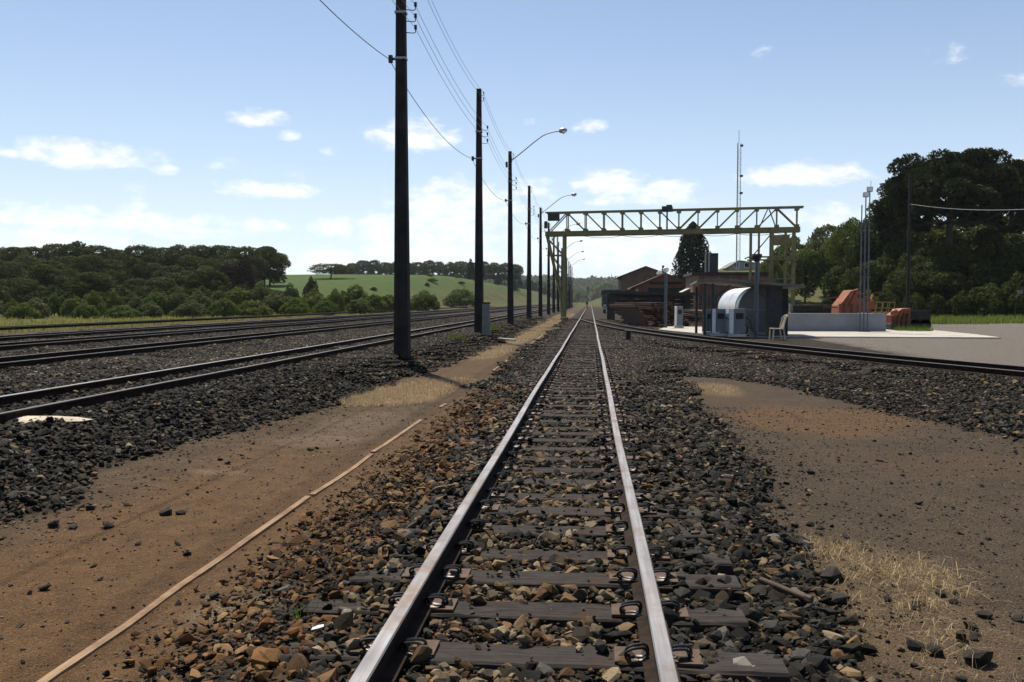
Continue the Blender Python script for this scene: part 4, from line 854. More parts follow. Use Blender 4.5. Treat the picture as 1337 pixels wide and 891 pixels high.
e = atY(1025, 337, 76); tag(MB().tube(span_pts(UPOLE-Vector((0,0,.8)), e, .6, 16), .012, 5).build('overhead_cable', MATS['wire'], None, True), 'dark cable from the utility pole to the right gantry leg', 'wire')
p = atz(1325, 421, 0.05); gz = Hs(p.x, p.y); t = thing('sign_post', 'thin dark sign post at the right edge before the trees', 'sign', (p.x, p.y, gz)); MB().cyl((0,0,0), (0,0,1.7), .03, n=8).beam((0,0,1.65), (.3,0,2.05), .05).build('post', MATS['dark_metal'], t); MB().box((.32,-.02,2.12), (.35,.03,.28)).build('plate', MATS['grey_paint'], t)
p = atz(820, 444, .12); tag(MB().box((0,0,.16), (.17,.17,.36), .2, .9).box((0,0,.355), (.22,.22,.05), .2).build('marker_post', MATS['black'], None, bevel=.01), 'short black marker post in the ballast beside the siding', 'post').location = (p.x, p.y, Hs(p.x, p.y))
p = atY(766.5, 398, 170); t = thing('dwarf_signal', 'tiny dark signal standing far away beside the straight track', 'signal', (p.x, 170, Hs(p.x, 170))); MB().cyl((0,0,0), (0,0,.9), .08, n=8).build('post', MATS['dark_metal'], t); MB().box((0,0,1.15), (.4,.25,.6)).build('head', MATS['black'], t, bevel=.03)
# lattice radio mast far behind
p = atY(963, 345, 165); gz = Hs(p.x, 165); top = atY(963, 170, 165).z; mt = atY(963, 187, 165).z-gz; t = thing('radio_mast', 'very tall thin lattice radio mast rising behind the brick buildings', 'mast', (p.x, 165, gz))
for k in range(3): a = k*2.094; MB().cyl((.42*math.cos(a), .42*math.sin(a), 0), (.36*math.cos(a), .36*math.sin(a), mt), .06, n=6).build('leg', MATS['galv'], t)
b = MB(); z = 0; k = 0
while z < mt-1.1:
    for q in range(3):
        a, c = q*2.094, (q+1)*2.094; r = .42-.06*z/mt; b.beam((r*math.cos(a), r*math.sin(a), z), (r*math.cos(c), r*math.sin(c), z), .035); b.beam((r*math.cos(a), r*math.sin(a), z), (r*math.cos(c), r*math.sin(c), z+1.05), .03)
    z += 1.05
b.build('lacing', MATS['galv'], t); MB().cyl((0,0,mt), (0,0,top-gz), .045, n=6).build('antenna', MATS['galv'], t)
for zf in (.35, .62, .75, .98): MB().box((.5,0,mt*zf), (.5,.5,.35)).build('dish', MATS['dark_metal'], t)
# ------------------------------------------------------------------ buildings behind
def gable(name, label, Y, xl, xr, xa, yl, yr, ya, depth, wall, roofm, base=0.0, over=.5):
    """gable-fronted building: eave pixels (xl,yl) (xr,yr), apex pixel (xa,ya) on plane Y"""
    a, c, p = atY(xl, yl, Y), atY(xr, yr, Y), atY(xa, ya, Y); t = thing(name, label, 'building', ((a.x+c.x)/2, Y, base)); ox = (a.x+c.x)/2
    L = lambda v: (v.x-ox, v.z-base); (lx, lz), (rx, rz), (px, pz) = L(a), L(c), L(p)
    MB().prism([(lx+over,-.6),(rx-over,-.6),(rx-over,rz+over*.35),(px,pz-.12),(lx+over,lz+over*.35)], 0, depth).build('wall', wall, t)
    for (x0, z0), (x1, z1) in (((lx, lz), (px, pz)), ((rx, rz), (px, pz))):
        MB().add([(x0,-.35,z0),(x1,-.35,z1),(x1,depth+.35,z1),(x0,depth+.35,z0),(x0,-.35,z0-.14),(x1,-.35,z1-.14),(x1,depth+.35,z1-.14),(x0,depth+.35,z0-.14)], [(0,1,2,3),(7,6,5,4),(0,4,5,1),(1,5,6,2),(2,6,7,3),(3,7,4,0)]).build('roof', roofm, t)
    return t, (lx, lz, rx, rz, px, pz)
t, g = gable('brick_house', 'two-storey brick house with gable roof left of the buildings', 128, 806, 884, 843, 362, 362, 347.5, 12, MATS['brick_b'], MATS['tile'], 0)
w = MB().box((g[4]+.3,-.03,g[5]-1.9), (1.0,.12,.9)).build('window', MATS['oldwood'], t); MB().box((g[4]+.3,-.10,g[5]-1.9), (.8,.02,.7)).build('pane', MATS['glass'], w)
for z in (1.2, 3.1): MB().box((g[0]-.1,4,z), (1.2,5,.15)).build('balcony_slab', MATS['concrete_pole'], t)
for x in (-2.5, -.2): w = MB().box((x,-.03,2.6), (1.1,.12,1.3)).build('window', MATS['oldwood'], t); MB().box((x,-.1,2.6), (.9,.02,1.1)).build('pane', MATS['glass'], w)
t, g = gable('brick_shed', 'brick shed with wide dark doorway and long sloping roof', 104, 823, 902, 866, 376, 369.5, 357.5, 9, MATS['brick'], MATS['tile'], 0)
q0, q1 = atY(848, 372, 104), atY(890, 372, 104); ox = t.location.x
MB().box(((q0.x+q1.x)/2-ox, -.02, 1.4), (q1.x-q0.x-.3, .1, 3.4)).build('doorway', MATS['black'], t)  # solid black slab; the shade inside the opening is put into its colour
for x in (q0.x-ox, q1.x-ox): MB().box((x,-.06,1.4), (.3,.16,3.5)).build('door_post', MATS['concrete_pole'], t)
MB().box(((q0.x+q1.x)/2-ox,-.06,atY(860, 370, 104).z), (q1.x-q0.x,.16,.3)).build('lintel', MATS['concrete_pole'], t)
q = atY(832, 376, 104); MB().box((q.x-ox,-.06,1.5), (.25,.14,3)).build('corner_post', MATS['concrete'], t)
Y = 92; q0, q1 = atY(906, 380, Y), atY(1006, 380, Y); zt = atY(950, 357.5, Y).z; t = thing('brick_warehouse', 'long flat-roofed red brick warehouse behind the fuel shelter', 'building', (q0.x, Y, 0)); w = q1.x-q0.x
MB().box((w/2,4,zt/2-.2), (w,8,zt+.1)).build('wall', MATS['brick'], t); MB().box((w/2,4,zt+.0), (w+.5,8.6,.28)).build('roof', MATS['oldwood'], t)
MB().box((.18,-.07,zt/2-.15), (.62,.14,zt-.1)).build('corner_pier', MATS['ply'], t)
for k in range(1, 7): MB().box((w*k/6.2,-.06,zt/2-.15), (.28,.12,zt-.1)).build('pier', MATS['brick_b'], t)
for k in range(6): wn_ = MB().box((w*(k+.5)/6.2,-.03,1.7), (.9,.1,1.0)).build('window', MATS['oldwood'], t); MB().box((w*(k+.5)/6.2,-.09,1.7), (.75,.02,.85)).build('pane', MATS['glass'], wn_)
q0, q1 = atY(926, 345, Y), atY(942, 345, Y); z1 = atY(930, 330, Y).z; t2 = thing('water_tank', 'dark square water tank standing on the warehouse roof', 'tank', ((q0.x+q1.x)/2, Y+3, zt+.14)); MB().box((0,0,(z1-zt)/2), (q1.x-q0.x,1.4,z1-zt-.14)).build('body', MATS['dark_metal'], t2, bevel=.03)
MB().box(((q1.x-q0.x)*-.28,-.72,(z1-zt)/2), (.14,.06,z1-zt-.2)).build('pipe', MATS['galv'], t2)
Y = 96; a, c = atY(886, 384, Y), atY(907, 374, Y); t = thing('lean_to', 'small ochre lean-to with pale sloping roof beside the warehouse', 'building', (a.x, Y, 0)); w = c.x-a.x
MB().prism([(0,-.3),(w,-.3),(w,c.z-.1),(0,a.z-.1)], 0, 4).build('wall', MATS['ply'], t); MB().add([(-.3,-.4,a.z-.1),(w,-.4,c.z+.05),(w,4,c.z+.05),(-.3,4,a.z-.1),(-.3,-.4,a.z-.2),(w,-.4,c.z-.06),(w,4,c.z-.06),(-.3,4,a.z-.2)], [(0,1,2,3),(7,6,5,4),(0,4,5,1),(1,5,6,2),(2,6,7,3),(3,7,4,0)]).build('roof', MATS['concrete'], t)
MB().box((w*.4,-.03,1.0), (.9,.08,2.0)).build('door', MATS['oldwood'], t)
t, g = gable('hill_house', 'pale green house with low gable roof high on the slope', 178, 948, 1014, 965, 350, 347, 340, 12, MATS['green_wall'], MATS['roof_sheet'], Hs(30, 178)-1)
for k in range(4): w = MB().box((g[0]+2.0+k*2.0,-.03,2.0), (1.0,.1,1.0)).build('window', MATS['white_paint'], t); MB().box((g[0]+2.0+k*2.0,-.09,2.0), (.8,.02,.8)).build('pane', MATS['glass'], w)
# ------------------------------------------------------------------ dark timber loading ramp and truck
p = atz(797.5, 419, 0); Y = p.y; q1 = atY(905, 390, Y+4); zt = atY(797, 380.5, Y).z; t = thing('loading_ramp', 'black timber loading ramp with thick end post behind the rail stack', 'ramp', (p.x, Y, 0)); w = q1.x-p.x
MB().box((.0,0,zt/2-.1), (.62,.9,zt-.1)).build('end_post', MATS['oldwood'], t, bevel=.03)
MB().beam((-.4,0,zt-.12), (w,4,zt-.2), 1.6, .26).build('deck', MATS['oldwood'], t)
for k in range(4):
    z = zt-.42-.36*k; MB().beam((.3,.3,z), (w,4.2,z-.05), .12, .30).build('board', MATS['oldwood'] if k != 1 else MATS['concrete_pole'], t)
for k in range(1, 5): x = w*k/4.3; MB().box((x,4*x/w,zt/2-.2), (.35,.35,zt-.1)).build('post', MATS['oldwood'], t)
q = atY(786.5, 400, 112); t = thing('truck', 'dark blue truck parked half hidden behind the loading ramp', 'truck', (q.x+1.15, 112, 0))
MB().box((0,0,1.75), (2.2,1.9,1.9)).build('cab', MATS['navy'], t, bevel=.12); w = MB().box((0,-.97,2.1), (1.8,.04,.75)).build('windscreen', MATS['glass'], t)
MB().box((0,4.2,2.0), (2.4,5.6,2.2)).build('cargo_body', MATS['navy'], t, bevel=.05); MB().box((0,2.5,.75), (1.9,7.0,.3)).build('chassis', MATS['black'], t); MB().box((0,-1.0,.7), (2.2,.15,.35)).build('bumper', MATS['galv'], t)
for s in (-.85, .85):
    MB().box((s,-.98,1.05), (.3,.05,.2)).build('headlight', MATS['lamp_white'], t)
    for y in (.2, 5.4): MB().cyl((s-.14,y,.48), (s+.14,y,.48), .48, n=18).build('wheel', MATS['rubber'], t, True)
# ------------------------------------------------------------------ stacks of rusty steel beams
BAR = []
for s in range(4):
    b = MB(); L = 9.5+s*.4; b.box((0,L/2,.012), (.24,L,.024)).box((0,L/2,.065), (.05,L,.085)).box((0,L/2,.118), (.20,L,.024)); me = b.mesh('steel_beam'); me.materials.append(MATS['rust']); BAR.append(me)
rb = random.Random(5); f0 = atz(850, 429, 0); f1 = atz(905, 427, 0)
NL = 11
for l in range(NL):
    nb_ = 9-(l//3); 
    for k in range(nb_):
        o = link('steel_beam', BAR[rb.randrange(4)]); x = f0.x+.15+.29*k+.13*(l % 2)*0+rb.uniform(-.03, .03)+.05*(l//3)
        o.location = (x-.10*l*(1 if k == 0 else .25), 53.4+rb.uniform(-.4, .5)+.12*l, Hs(4, 54)+.02+.132*l); o.rotation_euler = (0, 0, math.radians(4.5+rb.uniform(-.8, .8)+(2.2 if k == 0 else 0)))
        col = 'leftmost' if k == 0 else ('rightmost' if k == nb_-1 else '%s from the left' % ORD[k])
        lay = 'bottom' if l == 0 else ('top' if l == NL-1 else '%s from the bottom' % ORD[l])
        tag(o, 'rusty steel beam, %s in %s layer, large stack' % (col, lay), 'steel beam', 'rusty steel beams stacked beside the siding')
f0 = atz(906, 426, 0); 
for l in range(7):
    for k in range(6):
        o = link('steel_beam', BAR[rb.randrange(4)]); o.location = (f0.x+.7+.34*k+rb.uniform(-.04, .04), 56.2+rb.uniform(-.3, .3), Hs(8, 57)+.02+.133*l); o.rotation_euler = (0, 0, math.radians(2+rb.uniform(-1.5, 1.5)))
        tag(o, 'rusty steel beam, %s from left, %s layer, stack behind shelter' % (ORD[k], 'bottom' if l == 0 else 'top' if l == 6 else ORD[l]), 'steel beam', 'rusty steel beams stacked behind the shelter')
# ------------------------------------------------------------------ vegetation
def leaf_mat(name, dark, light, trans=.22, hue=.25, tcol=(1.3, 1.4, .6)):
    M = Mat(name); a = M.attr('lv').outputs['Fac']; r = M.n('ShaderNodeObjectInfo').outputs['Random']
    c = M.mix(a, dark, light); c = M.mix(M.math('MULTIPLY', r, hue), c, (light[0]*1.25, light[1]*1.02, light[2]*.8)); M.out(c, .85, 0, .08)
    tr = M.n('ShaderNodeBsdfTranslucent'); M.l(M.mix(.5, c, (light[0]*tcol[0], light[1]*tcol[1], light[2]*tcol[2])), tr.inputs[0]); ms = M.n('ShaderNodeMixShader'); ms.inputs[0].default_value = trans
    M.l(M.b.outputs[0], ms.inputs[1]); M.l(tr.outputs[0], ms.inputs[2]); M.l(ms.outputs[0], M.t.nodes['Material Output'].inputs[0]); return M.m
LM = {'forest': leaf_mat('forest_leaves', (.012,.019,.005), (.062,.074,.020)), 'bush': leaf_mat('bush_leaves', (.034,.050,.012), (.105,.125,.030), .3),
      'grey': leaf_mat('greyish_leaves', (.042,.054,.024), (.112,.125,.058), .25), 'arauc': leaf_mat('araucaria_needles', (.009,.015,.006), (.042,.054,.020), .1, .1),
      'cypress': leaf_mat('cypress_foliage', (.016,.024,.012), (.034,.044,.022), .1, .1), 'pine': leaf_mat('pine_needles', (.022,.034,.016), (.048,.062,.028), .1),
      'dry': leaf_mat('reddish_dry_leaves', (.026,.018,.014), (.048,.030,.024), .1, .1), 'light': leaf_mat('light_leaves', (.034,.052,.014), (.095,.125,.034), .3)}
def leaves_mesh(name, C, N, size, rng, mat, aspect=.6):
    """one bent diamond-like quad for each leaf clump at C facing N"""
    n = len(C); N = N/np.linalg.norm(N, axis=1, keepdims=True); t = rng.normal(size=(n, 3)); t -= N*np.sum(t*N, 1, keepdims=True); t /= np.linalg.norm(t, axis=1, keepdims=True); b = np.cross(N, t)
    s = (size*rng.uniform(.6, 1.35, n))[:,None]; a = aspect*rng.uniform(.7, 1.3, n)[:,None]
    V = np.stack([C-t*s*.5, C-b*s*.5*a+N*s*.06, C+t*s*.5, C+b*s*.5*a-N*s*.06], 1).reshape(-1, 3); Fq = np.arange(4*n).reshape(n, 4)
    me = mesh_np(name, V, Fq, mat); lv = np.repeat(np.clip(rng.normal(.45, .25, n), 0, 1), 4).astype(np.float32)
    at = me.attributes.new('lv', 'FLOAT', 'POINT'); at.data.foreach_set('value', lv); return me
def lobes_cloud(lobes, n, rng, shell=.35, upbias=.25):
    """points through the outer shell of a set of ellipsoids (cx,cy,cz,rx,ry,rz)"""
    L = np.array(lobes); w = (L[:,3]*L[:,4]+L[:,4]*L[:,5]+L[:,3]*L[:,5]); idx = rng.choice(len(L), n, p=w/w.sum()); d = rng.normal(size=(n, 3)); d[:,2] += upbias; d /= np.linalg.norm(d, axis=1, keepdims=True)
    r = 1-shell*rng.random(n)**1.6+.10*rng.normal(size=n)*.6; q = L[idx]; C = q[:,:3]+d*q[:,3:]*r[:,None]
    # drop points deep inside other lobes
    keep = np.ones(n, bool)
    for l in L: keep &= ~((((C-l[:3])/l[3:])**2).sum(1) < .38)
    return C[keep], (d+rng.normal(size=(n, 3))*.55)[keep]
def trunk_mesh(name, h, r, limbs, seed, mat=None):
    rg = random.Random(seed); b = MB(); pts = []; x = y = 0
    for k in range(7): pts.append((x, y, -.3+(h+.3)*k/6)); x += rg.uniform(-.06, .06)*h/6; y += rg.uniform(-.06, .06)*h/6
    b.tube(pts, [r*(1.25 if k == 0 else 1-.11*k) for k in range(7)], 8)
    for (z0, e, rl) in limbs:
        i = min(5, int(z0/h*6)); s = Vector(pts[i]).lerp(Vector(pts[i+1]), .5); e = Vector(e); m = s.lerp(e, .5)+Vector((0, 0, .12*(e-s).length)); b.tube([s, m, e], [rl, rl*.7, rl*.3], 6)
    me = b.mesh(name, True); me.materials.append(mat or MATS['bark']); return me
def broad(seed, H_=9.0, W_=7.0, mat='forest', n=10500, leaf=.33, low=.16):
    rng = np.random.default_rng(seed); lob = []; limbs = []; k = 20
    for i in range(k):
        a = i*2.4+rng.uniform(-.4, .4); u = math.sqrt((i+.6)/k); rr_ = u*W_*.35; z = H_*(.56+.27*(1-u*u))+rng.uniform(-.06, .06)*H_; s = W_*rng.uniform(.13, .2)
        lob.append((rr_*math.cos(a), rr_*math.sin(a), z, s*1.15, s*1.15, s*.9)); limbs.append((H_*rng.uniform(.25, .5), (rr_*.8*math.cos(a), rr_*.8*math.sin(a), z-.2*s), .07))
    for i in range(13):
        a = i*.97+rng.uniform(0, .5); rr_ = W_*rng.uniform(.2, .36); z = H_*rng.uniform(low+.06, .48); s = W_*rng.uniform(.11, .17); lob.append((rr_*math.cos(a), rr_*math.sin(a), z, s, s, s*.85))
    C, N = lobes_cloud(lob, n, rng); C[:,2] = np.maximum(C[:,2], .1); return leaves_mesh('crown', C, N, leaf, rng, LM[mat], .7), trunk_mesh('trunk', H_*.6, .17, limbs[:9], seed), H_*.97, W_
def bush(seed, H_=2.6, W_=3.6, mat='bush', n=5200, leaf=.19):
    rng = np.random.default_rng(seed); lob = []
    for i in range(18):
        a = i*2.4+rng.uniform(-.5, .5); u = math.sqrt((i+.3)/18); rr_ = u*W_*.36; z = H_*(.18+.48*(1-u*u))*rng.uniform(.8, 1.15); s = W_*rng.uniform(.12, .19); lob.append((rr_*math.cos(a), rr_*math.sin(a), z, s, s, min(s*1.0, H_*.35)))
    C, N = lobes_cloud(lob, n, rng, .4); C[:,2] = np.maximum(C[:,2], .04); limbs = [(H_*.1, (l[0]*.8, l[1]*.8, l[2]), .03) for l in lob[:6]]
    return leaves_mesh('crown', C, N, leaf, rng, LM[mat], .7), trunk_mesh('trunk', H_*.5, .06, limbs, seed), H_, W_
def cone_tree(seed, H_=12.0, W_=5.0, mat='cypress', n=15000, leaf=.36, top=.25):
    rng = np.random.default_rng(seed); z = rng.random(n)**.85; prof = np.where(z < .18, .75+1.3*z, np.maximum(0, 1-((z-.18)/.82)**2.0)**.75); a = rng.uniform(0, 6.283, n); bul = 1+.16*np.sin(a*5+z*9)+.10*np.sin(a*9-z*21)
    r = W_/2*prof*bul*(1-.35*rng.random(n)**2)+.06; C = np.stack([r*np.cos(a), r*np.sin(a), H_*(.06+.94*z)], 1); N = np.stack([np.cos(a), np.sin(a), np.full(n, .35)], 1)+rng.normal(size=(n, 3))*.5
    return leaves_mesh('crown', C, N, leaf, rng, LM[mat], .45), trunk_mesh('trunk', H_*.8, .2, [], seed), H_, W_
def pine(seed, H_=9.0, W_=3.4, n=5200, leaf=.36):
    rng = np.random.default_rng(seed); C = []; N = []
    for w in range(14):
        z = H_*(.12+.86*w/14); rad = W_/2*(1-w/14.5)**.8*rng.uniform(.8, 1.1); m = int(n/14*(1.5-w/14))
        a = rng.uniform(0, 6.283, m); r = rad*np.sqrt(rng.random(m))*(1+.25*np.sin(a*6+w)); C.append(np.stack([r*np.cos(a), r*np.sin(a), z-.28*r+rng.normal(0, .10, m)], 1)); N.append(np.stack([np.cos(a)*.5, np.sin(a)*.5, np.ones(m)], 1)+rng.normal(size=(m, 3))*.5)
    return leaves_mesh('crown', np.concatenate(C), np.concatenate(N), leaf, rng, LM['pine'], .5), trunk_mesh('trunk', H_*.9, .13, [], seed), H_, W_
def araucaria(seed, H_=15.0, W_=13.0, tiers=4, n=60000, leaf=.24):
    """bare trunk, whorls of long up-curved limbs ending in dense round tufts: a candelabra crown"""
    rng = np.random.default_rng(seed); b = MB(); pts = [(0,0,-.3),(.05,.05,H_*.3),(-.05,.1,H_*.6),(.05,0,H_*.88)]; b.tube(pts, [.38,.32,.26,.14], 10); lob = []
    for t in range(tiers):
        zb = H_*(.60+.27*t/max(1, tiers-1)); m = 9 if t < tiers-1 else 7; R_ = W_/2*(.92, 1.0, .82, .55)[min(t+(4-tiers), 3)]
        for k in range(m):
            a = 6.283*k/m+t*.55+rng.uniform(-.25, .25); R1 = R_*rng.uniform(.72, 1.03); ze = min(zb+H_*rng.uniform(.06, .13), H_*.96); c, s = math.cos(a), math.sin(a)
            p = [Vector((0,0,zb)), Vector((c*R1*.45, s*R1*.45, zb-.015*H_)), Vector((c*R1*.8, s*R1*.8, zb+(ze-zb)*.45)), Vector((c*R1, s*R1, ze))]; b.tube(p, [.13,.10,.08,.05], 6)
            for q in range(3):
                e = p[3] if q == 0 else p[2].lerp(p[3], rng.uniform(.0, .8)); o = np.zeros(3) if q == 0 else rng.normal(size=3)*np.array([.05, .05, .018])*W_; sz = W_*rng.uniform(.075, .10)*(1 if q == 0 else .9); lob.append((e.x+o[0], e.y+o[1], e.z+abs(o[2])+.1, sz, sz, sz*.78))
    for k in range(6): a = k*1.05; lob.append((W_*.12*math.cos(a), W_*.12*math.sin(a), H_*.945, W_*.09, W_*.09, W_*.06))
    me = b.mesh('trunk', True); me.materials.append(MATS['bark']); L = np.array(lob); idx = rng.integers(0, len(L), n); d = rng.normal(size=(n, 3)); d[:,2] += .2; d /= np.linalg.norm(d, axis=1, keepdims=True)
    C = L[idx,:3]+d*L[idx,3:]*(1-.5*rng.random(n)**1.5)[:,None]; t_ = np.cross(d, rng.normal(size=(n, 3))); return leaves_mesh('crown', C, t_, leaf*1.5, rng, LM['arauc'], .36), me, H_, W_
VAR = {'broad': [broad(s) for s in (1, 2, 3, 4, 5)], 'bush': [bush(s) for s in (11, 12, 13, 14)], 'cone': [cone_tree(21)], 'pine': [pine(s) for s in (31, 32, 33)], 'arauc': [araucaria(41), araucaria(42, 15, 11, 3, 32000), araucaria(43, 14, 9, 3, 26000)], 'flat': [broad(51, 6.5, 9, 'forest', 9000, .30, .42), broad(52, 6.5, 9, 'forest', 9000, .30, .4)]}
def plant(kind, var, X, Y, h, w, mat, label, cat='tree', group=None, name=None, rz=None, gz=None):
    cr, tr, H0, W0 = VAR[kind][var % len(VAR[kind])]; nm = name or {'broad': 'broadleaf_tree', 'bush': 'bush', 'cone': 'conical_tree', 'pine': 'pine_tree', 'arauc': 'araucaria_tree', 'flat': 'broadleaf_tree'}[kind]
    t = thing(nm, label, cat, (X, Y, (Hs(X, Y) if gz is None else gz)-.05), rr.uniform(0, 6.28) if rz is None else rz, group); t.scale = (w/W0, w/W0, h/H0)
    link('trunk', tr, t); c = link('crown', cr, t)
    if LM[mat] is not cr.materials[0]: c.material_slots[0].link = 'OBJECT'; c.material_slots[0].material = LM[mat]
    return t
def plant_px(kind, var, px, ytop, Y, wpx, mat, label, **k):
    p = atY(px, ytop, Y); gz = Hs(p.x, Y); h = max(1.0, p.z-gz); return plant(kind, var, p.x, Y, h, wpx*Y/F*1.05, mat, label, **k)
# forest on the left: back row is the skyline
sky_y = lambda x: np.interp(x, [0,40,70,100,130,152,165,190,215,235,265,290,310,330,350,365], [322,321,319,317,318,323,319,322,324,320,319,320,322,322,323,332])
row = [(-40+27.5*i, None, 150) for i in range(15)]
for i, (px, _, Y) in enumerate(row): plant_px('broad', i, px, float(sky_y(px))-1+rr.uniform(-2, 2), Y+rr.uniform(-8, 8), rr.uniform(48, 62), 'forest', 'broad dark tree on the skyline of the left forest, %s from the left' % ORD[i], group='forest on the left')
for i in range(14): px = -45+27*i; plant_px('broad', i+2, px, 334+rr.uniform(-8, 12)+(6 if px > 250 else 0), 128+rr.uniform(-12, 12), rr.uniform(46, 62), 'forest', 'dark tree in the middle row of the left forest, %s from the left' % ORD[i], group='forest on the left')
for i in range(11): px = -30+30*i; plant_px('broad', i+1, px, 356+rr.uniform(-12, 10), 108+rr.uniform(-6, 8), rr.uniform(40, 66), 'forest', 'dark tree in the front row of the left forest, %s from the left' % ORD[i], group='forest on the left')
plant_px('broad', 2, 300, 341, 122, 34, 'dry', 'reddish brown withered tree at the forest edge'); plant_px('broad', 3, 318, 337, 124, 30, 'dry', 'grey brown withered tree beside the reddish one')
plant_px('broad', 0, 352, 324, 168, 52, 'forest', 'rounded tree at the right end of the left forest, against the sky'); plant_px('broad', 4, 268, 347, 110, 34, 'grey', 'pale round tree before the withered trees')
# bushes in front
bl = [(-15,382,76),(18,384,74),(45,386,74),(70,381,78),(98,384,77),(122,374,80),(150,378,79),(178,380,82),(205,375,84),(232,373,86),(258,374,85),(285,370,88),(312,366,92),(338,364,95),(362,374,94),(388,378,96),(412,372,104),(436,369,108),(462,366,116),(488,372,112),(508,372,118),(545,376,124),(556,375,120),(330,384,80),(292,386,78),(248,387,78),(196,390,76),(160,391,74),(110,392,73),(30,394,70),(385,385,88),(425,384,90),(470,383,96),(408,366,128),(380,362,134),(604,368,190)]
bord = sorted(range(len(bl)), key=lambda q: bl[q][0])
for i, (px, yt, Y) in enumerate(bl): plant_px('bush', i, px, yt+rr.uniform(-3, 4)+(5 if px > 370 else 0), Y+rr.uniform(-2, 2), rr.uniform(26, 58), ['bush', 'grey', 'bush', 'light'][rr.randrange(4)], 'rounded green bush beyond the yard tracks, %s from the left of the scrub' % ORD[bord.index(i)], cat='bush', group='bushes beyond the yard tracks')
for i in range(15): px = -35+27*i; plant_px('bush', i+1, px, 371+rr.uniform(-5, 4), 99+rr.uniform(-4, 4), rr.uniform(50, 66), 'forest', 'dark undergrowth bush below the left forest, %s from the left' % ORD[i], cat='bush', group='undergrowth of the left forest')
# trees on the field
plant_px('flat', 0, 432, 345, 196, 62, 'forest', 'dark flat-crowned tree standing alone on the green field'); plant_px('bush', 1, 406, 358, 150, 22, 'forest', 'dark round bush on the field left of the flat-crowned tree', cat='bush')
for i in range(17): px = 446+14.2*i; plant_px('broad', i, px, float(np.interp(px, [446,470,482,500,520,560,600,640,680], [346,341,338,341,342,341,340,341,345]))+rr.uniform(-2, 2), 400+rr.uniform(-20, 20), rr.uniform(20, 29), 'forest', 'dark tree in the row on top of the field, %s from the left' % ORD[i], group='tree row on top of the field')
for i in range(15): u = i/14; Y = 300+420*u; plant('pine', i, -38+rr.uniform(-6, 4)+6*u, Y, rr.uniform(5.5, 8), rr.uniform(4, 5.5), 'pine', 'dark pine on the bank left of the poles, %s from the near end' % ORD[i], group='pines on the left bank')
for i in range(16): Yb = 105+11*i; plant('bush', i, -31-rr.uniform(0, 13)-.02*Yb, Yb, rr.uniform(.5, 1.4), rr.uniform(1.5, 4.0), ['grey', 'forest', 'bush'][i % 3], 'low shrub on the grassy bank left of the poles, %s from the near end' % ORD[i], cat='bush', group='shrubs on the left bank')
# right side
plant_px('cone', 0, 905, 290, 126, 46, 'cypress', 'tall dark dense conical tree behind the brick warehouse', gz=None)
plant_px('pine', 1, 866, 343, 138, 16, 'pine', 'small spiky tree behind the brick shed roof')
plant_px('arauc', 0, 1243, 206, 88, 172, 'arauc', 'largest araucaria with umbrella crown of round tufts', rz=.4); plant_px('arauc', 1, 1322, 222, 97, 130, 'arauc', 'araucaria at the right edge behind the largest one'); plant_px('arauc', 2, 1182, 240, 92, 66, 'arauc', 'smaller araucaria left of the largest one')
RT_ = [(1035,308,118,42,'light'),(1052,322,112,46,'light'),(1012,332,122,34,'light'),(1078,292,124,46,'grey'),(1092,310,112,48,'light'),(1112,284,106,48,'bush'),(1128,300,98,46,'forest'),(1150,272,96,58,'forest'),(1098,345,100,40,'forest'),(1120,350,92,44,'forest'),(1150,335,88,56,'forest'),(1180,310,90,60,'forest'),(1205,292,98,70,'forest'),(1212,340,82,56,'forest'),
       (1240,300,96,76,'forest'),(1262,330,86,64,'forest'),(1290,290,98,80,'forest'),(1318,300,90,72,'forest'),(1345,288,94,80,'forest'),(1300,342,80,66,'forest'),(1338,318,80,64,'forest'),(1236,352,80,56,'forest'),(1375,300,90,90,'forest'),(1182,352,80,46,'forest'),(1420,310,86,90,'forest'),(1212,282,101,66,'forest'),(1268,280,103,70,'forest'),(1318,275,104,76,'forest'),(1176,278,100,56,'forest'),(1236,318,85,60,'forest'),(1204,322,84,54,'forest')]
for i, (px, yt, Y, w, m) in enumerate(RT_): plant_px('broad', i, px, yt, Y, w*1.15, m, '%s tree in the wood right of the gantry, %s counted from the left' % ({'light': 'light green', 'grey': 'pale green', 'bush': 'mid green', 'forest': 'dark green'}[m], ORD[i]), group='wood on the right')
for i, (px, yt, Y, w, m) in enumerate([(1292,362,76,60,'forest'),(1255,375,77,44,'forest'),(1330,352,75,54,'forest'),(1222,378,78,40,'forest'),(1160,372,76,40,'forest'),(1360,360,74,60,'forest'),(1135,376,74,34,'bush'),(1108,372,80,36,'forest'),(1195,376,76,36,'forest'),(1056,391,92,22,'bush'),(1004,385,96,22,'grey'),(1078,386,88,26,'forest')]):
    plant_px('bush', i, px, yt, Y, w, m, '%s bush below the right wood, %s' % ({'forest': 'dark', 'bush': 'green', 'grey': 'pale'}[m], ['left of the sign post', 'at the verge end', 'behind the sign post', 'behind the black trailer', 'behind the thin utility pole', 'beyond the right edge', 'behind the yellow frame', 'behind the orange hopper', 'right of the utility pole foot', 'on the lawn by the gantry leg', 'by the warehouse corner', 'on the lawn left of the hopper'][i]), cat='bush', group='bushes at the right wood')
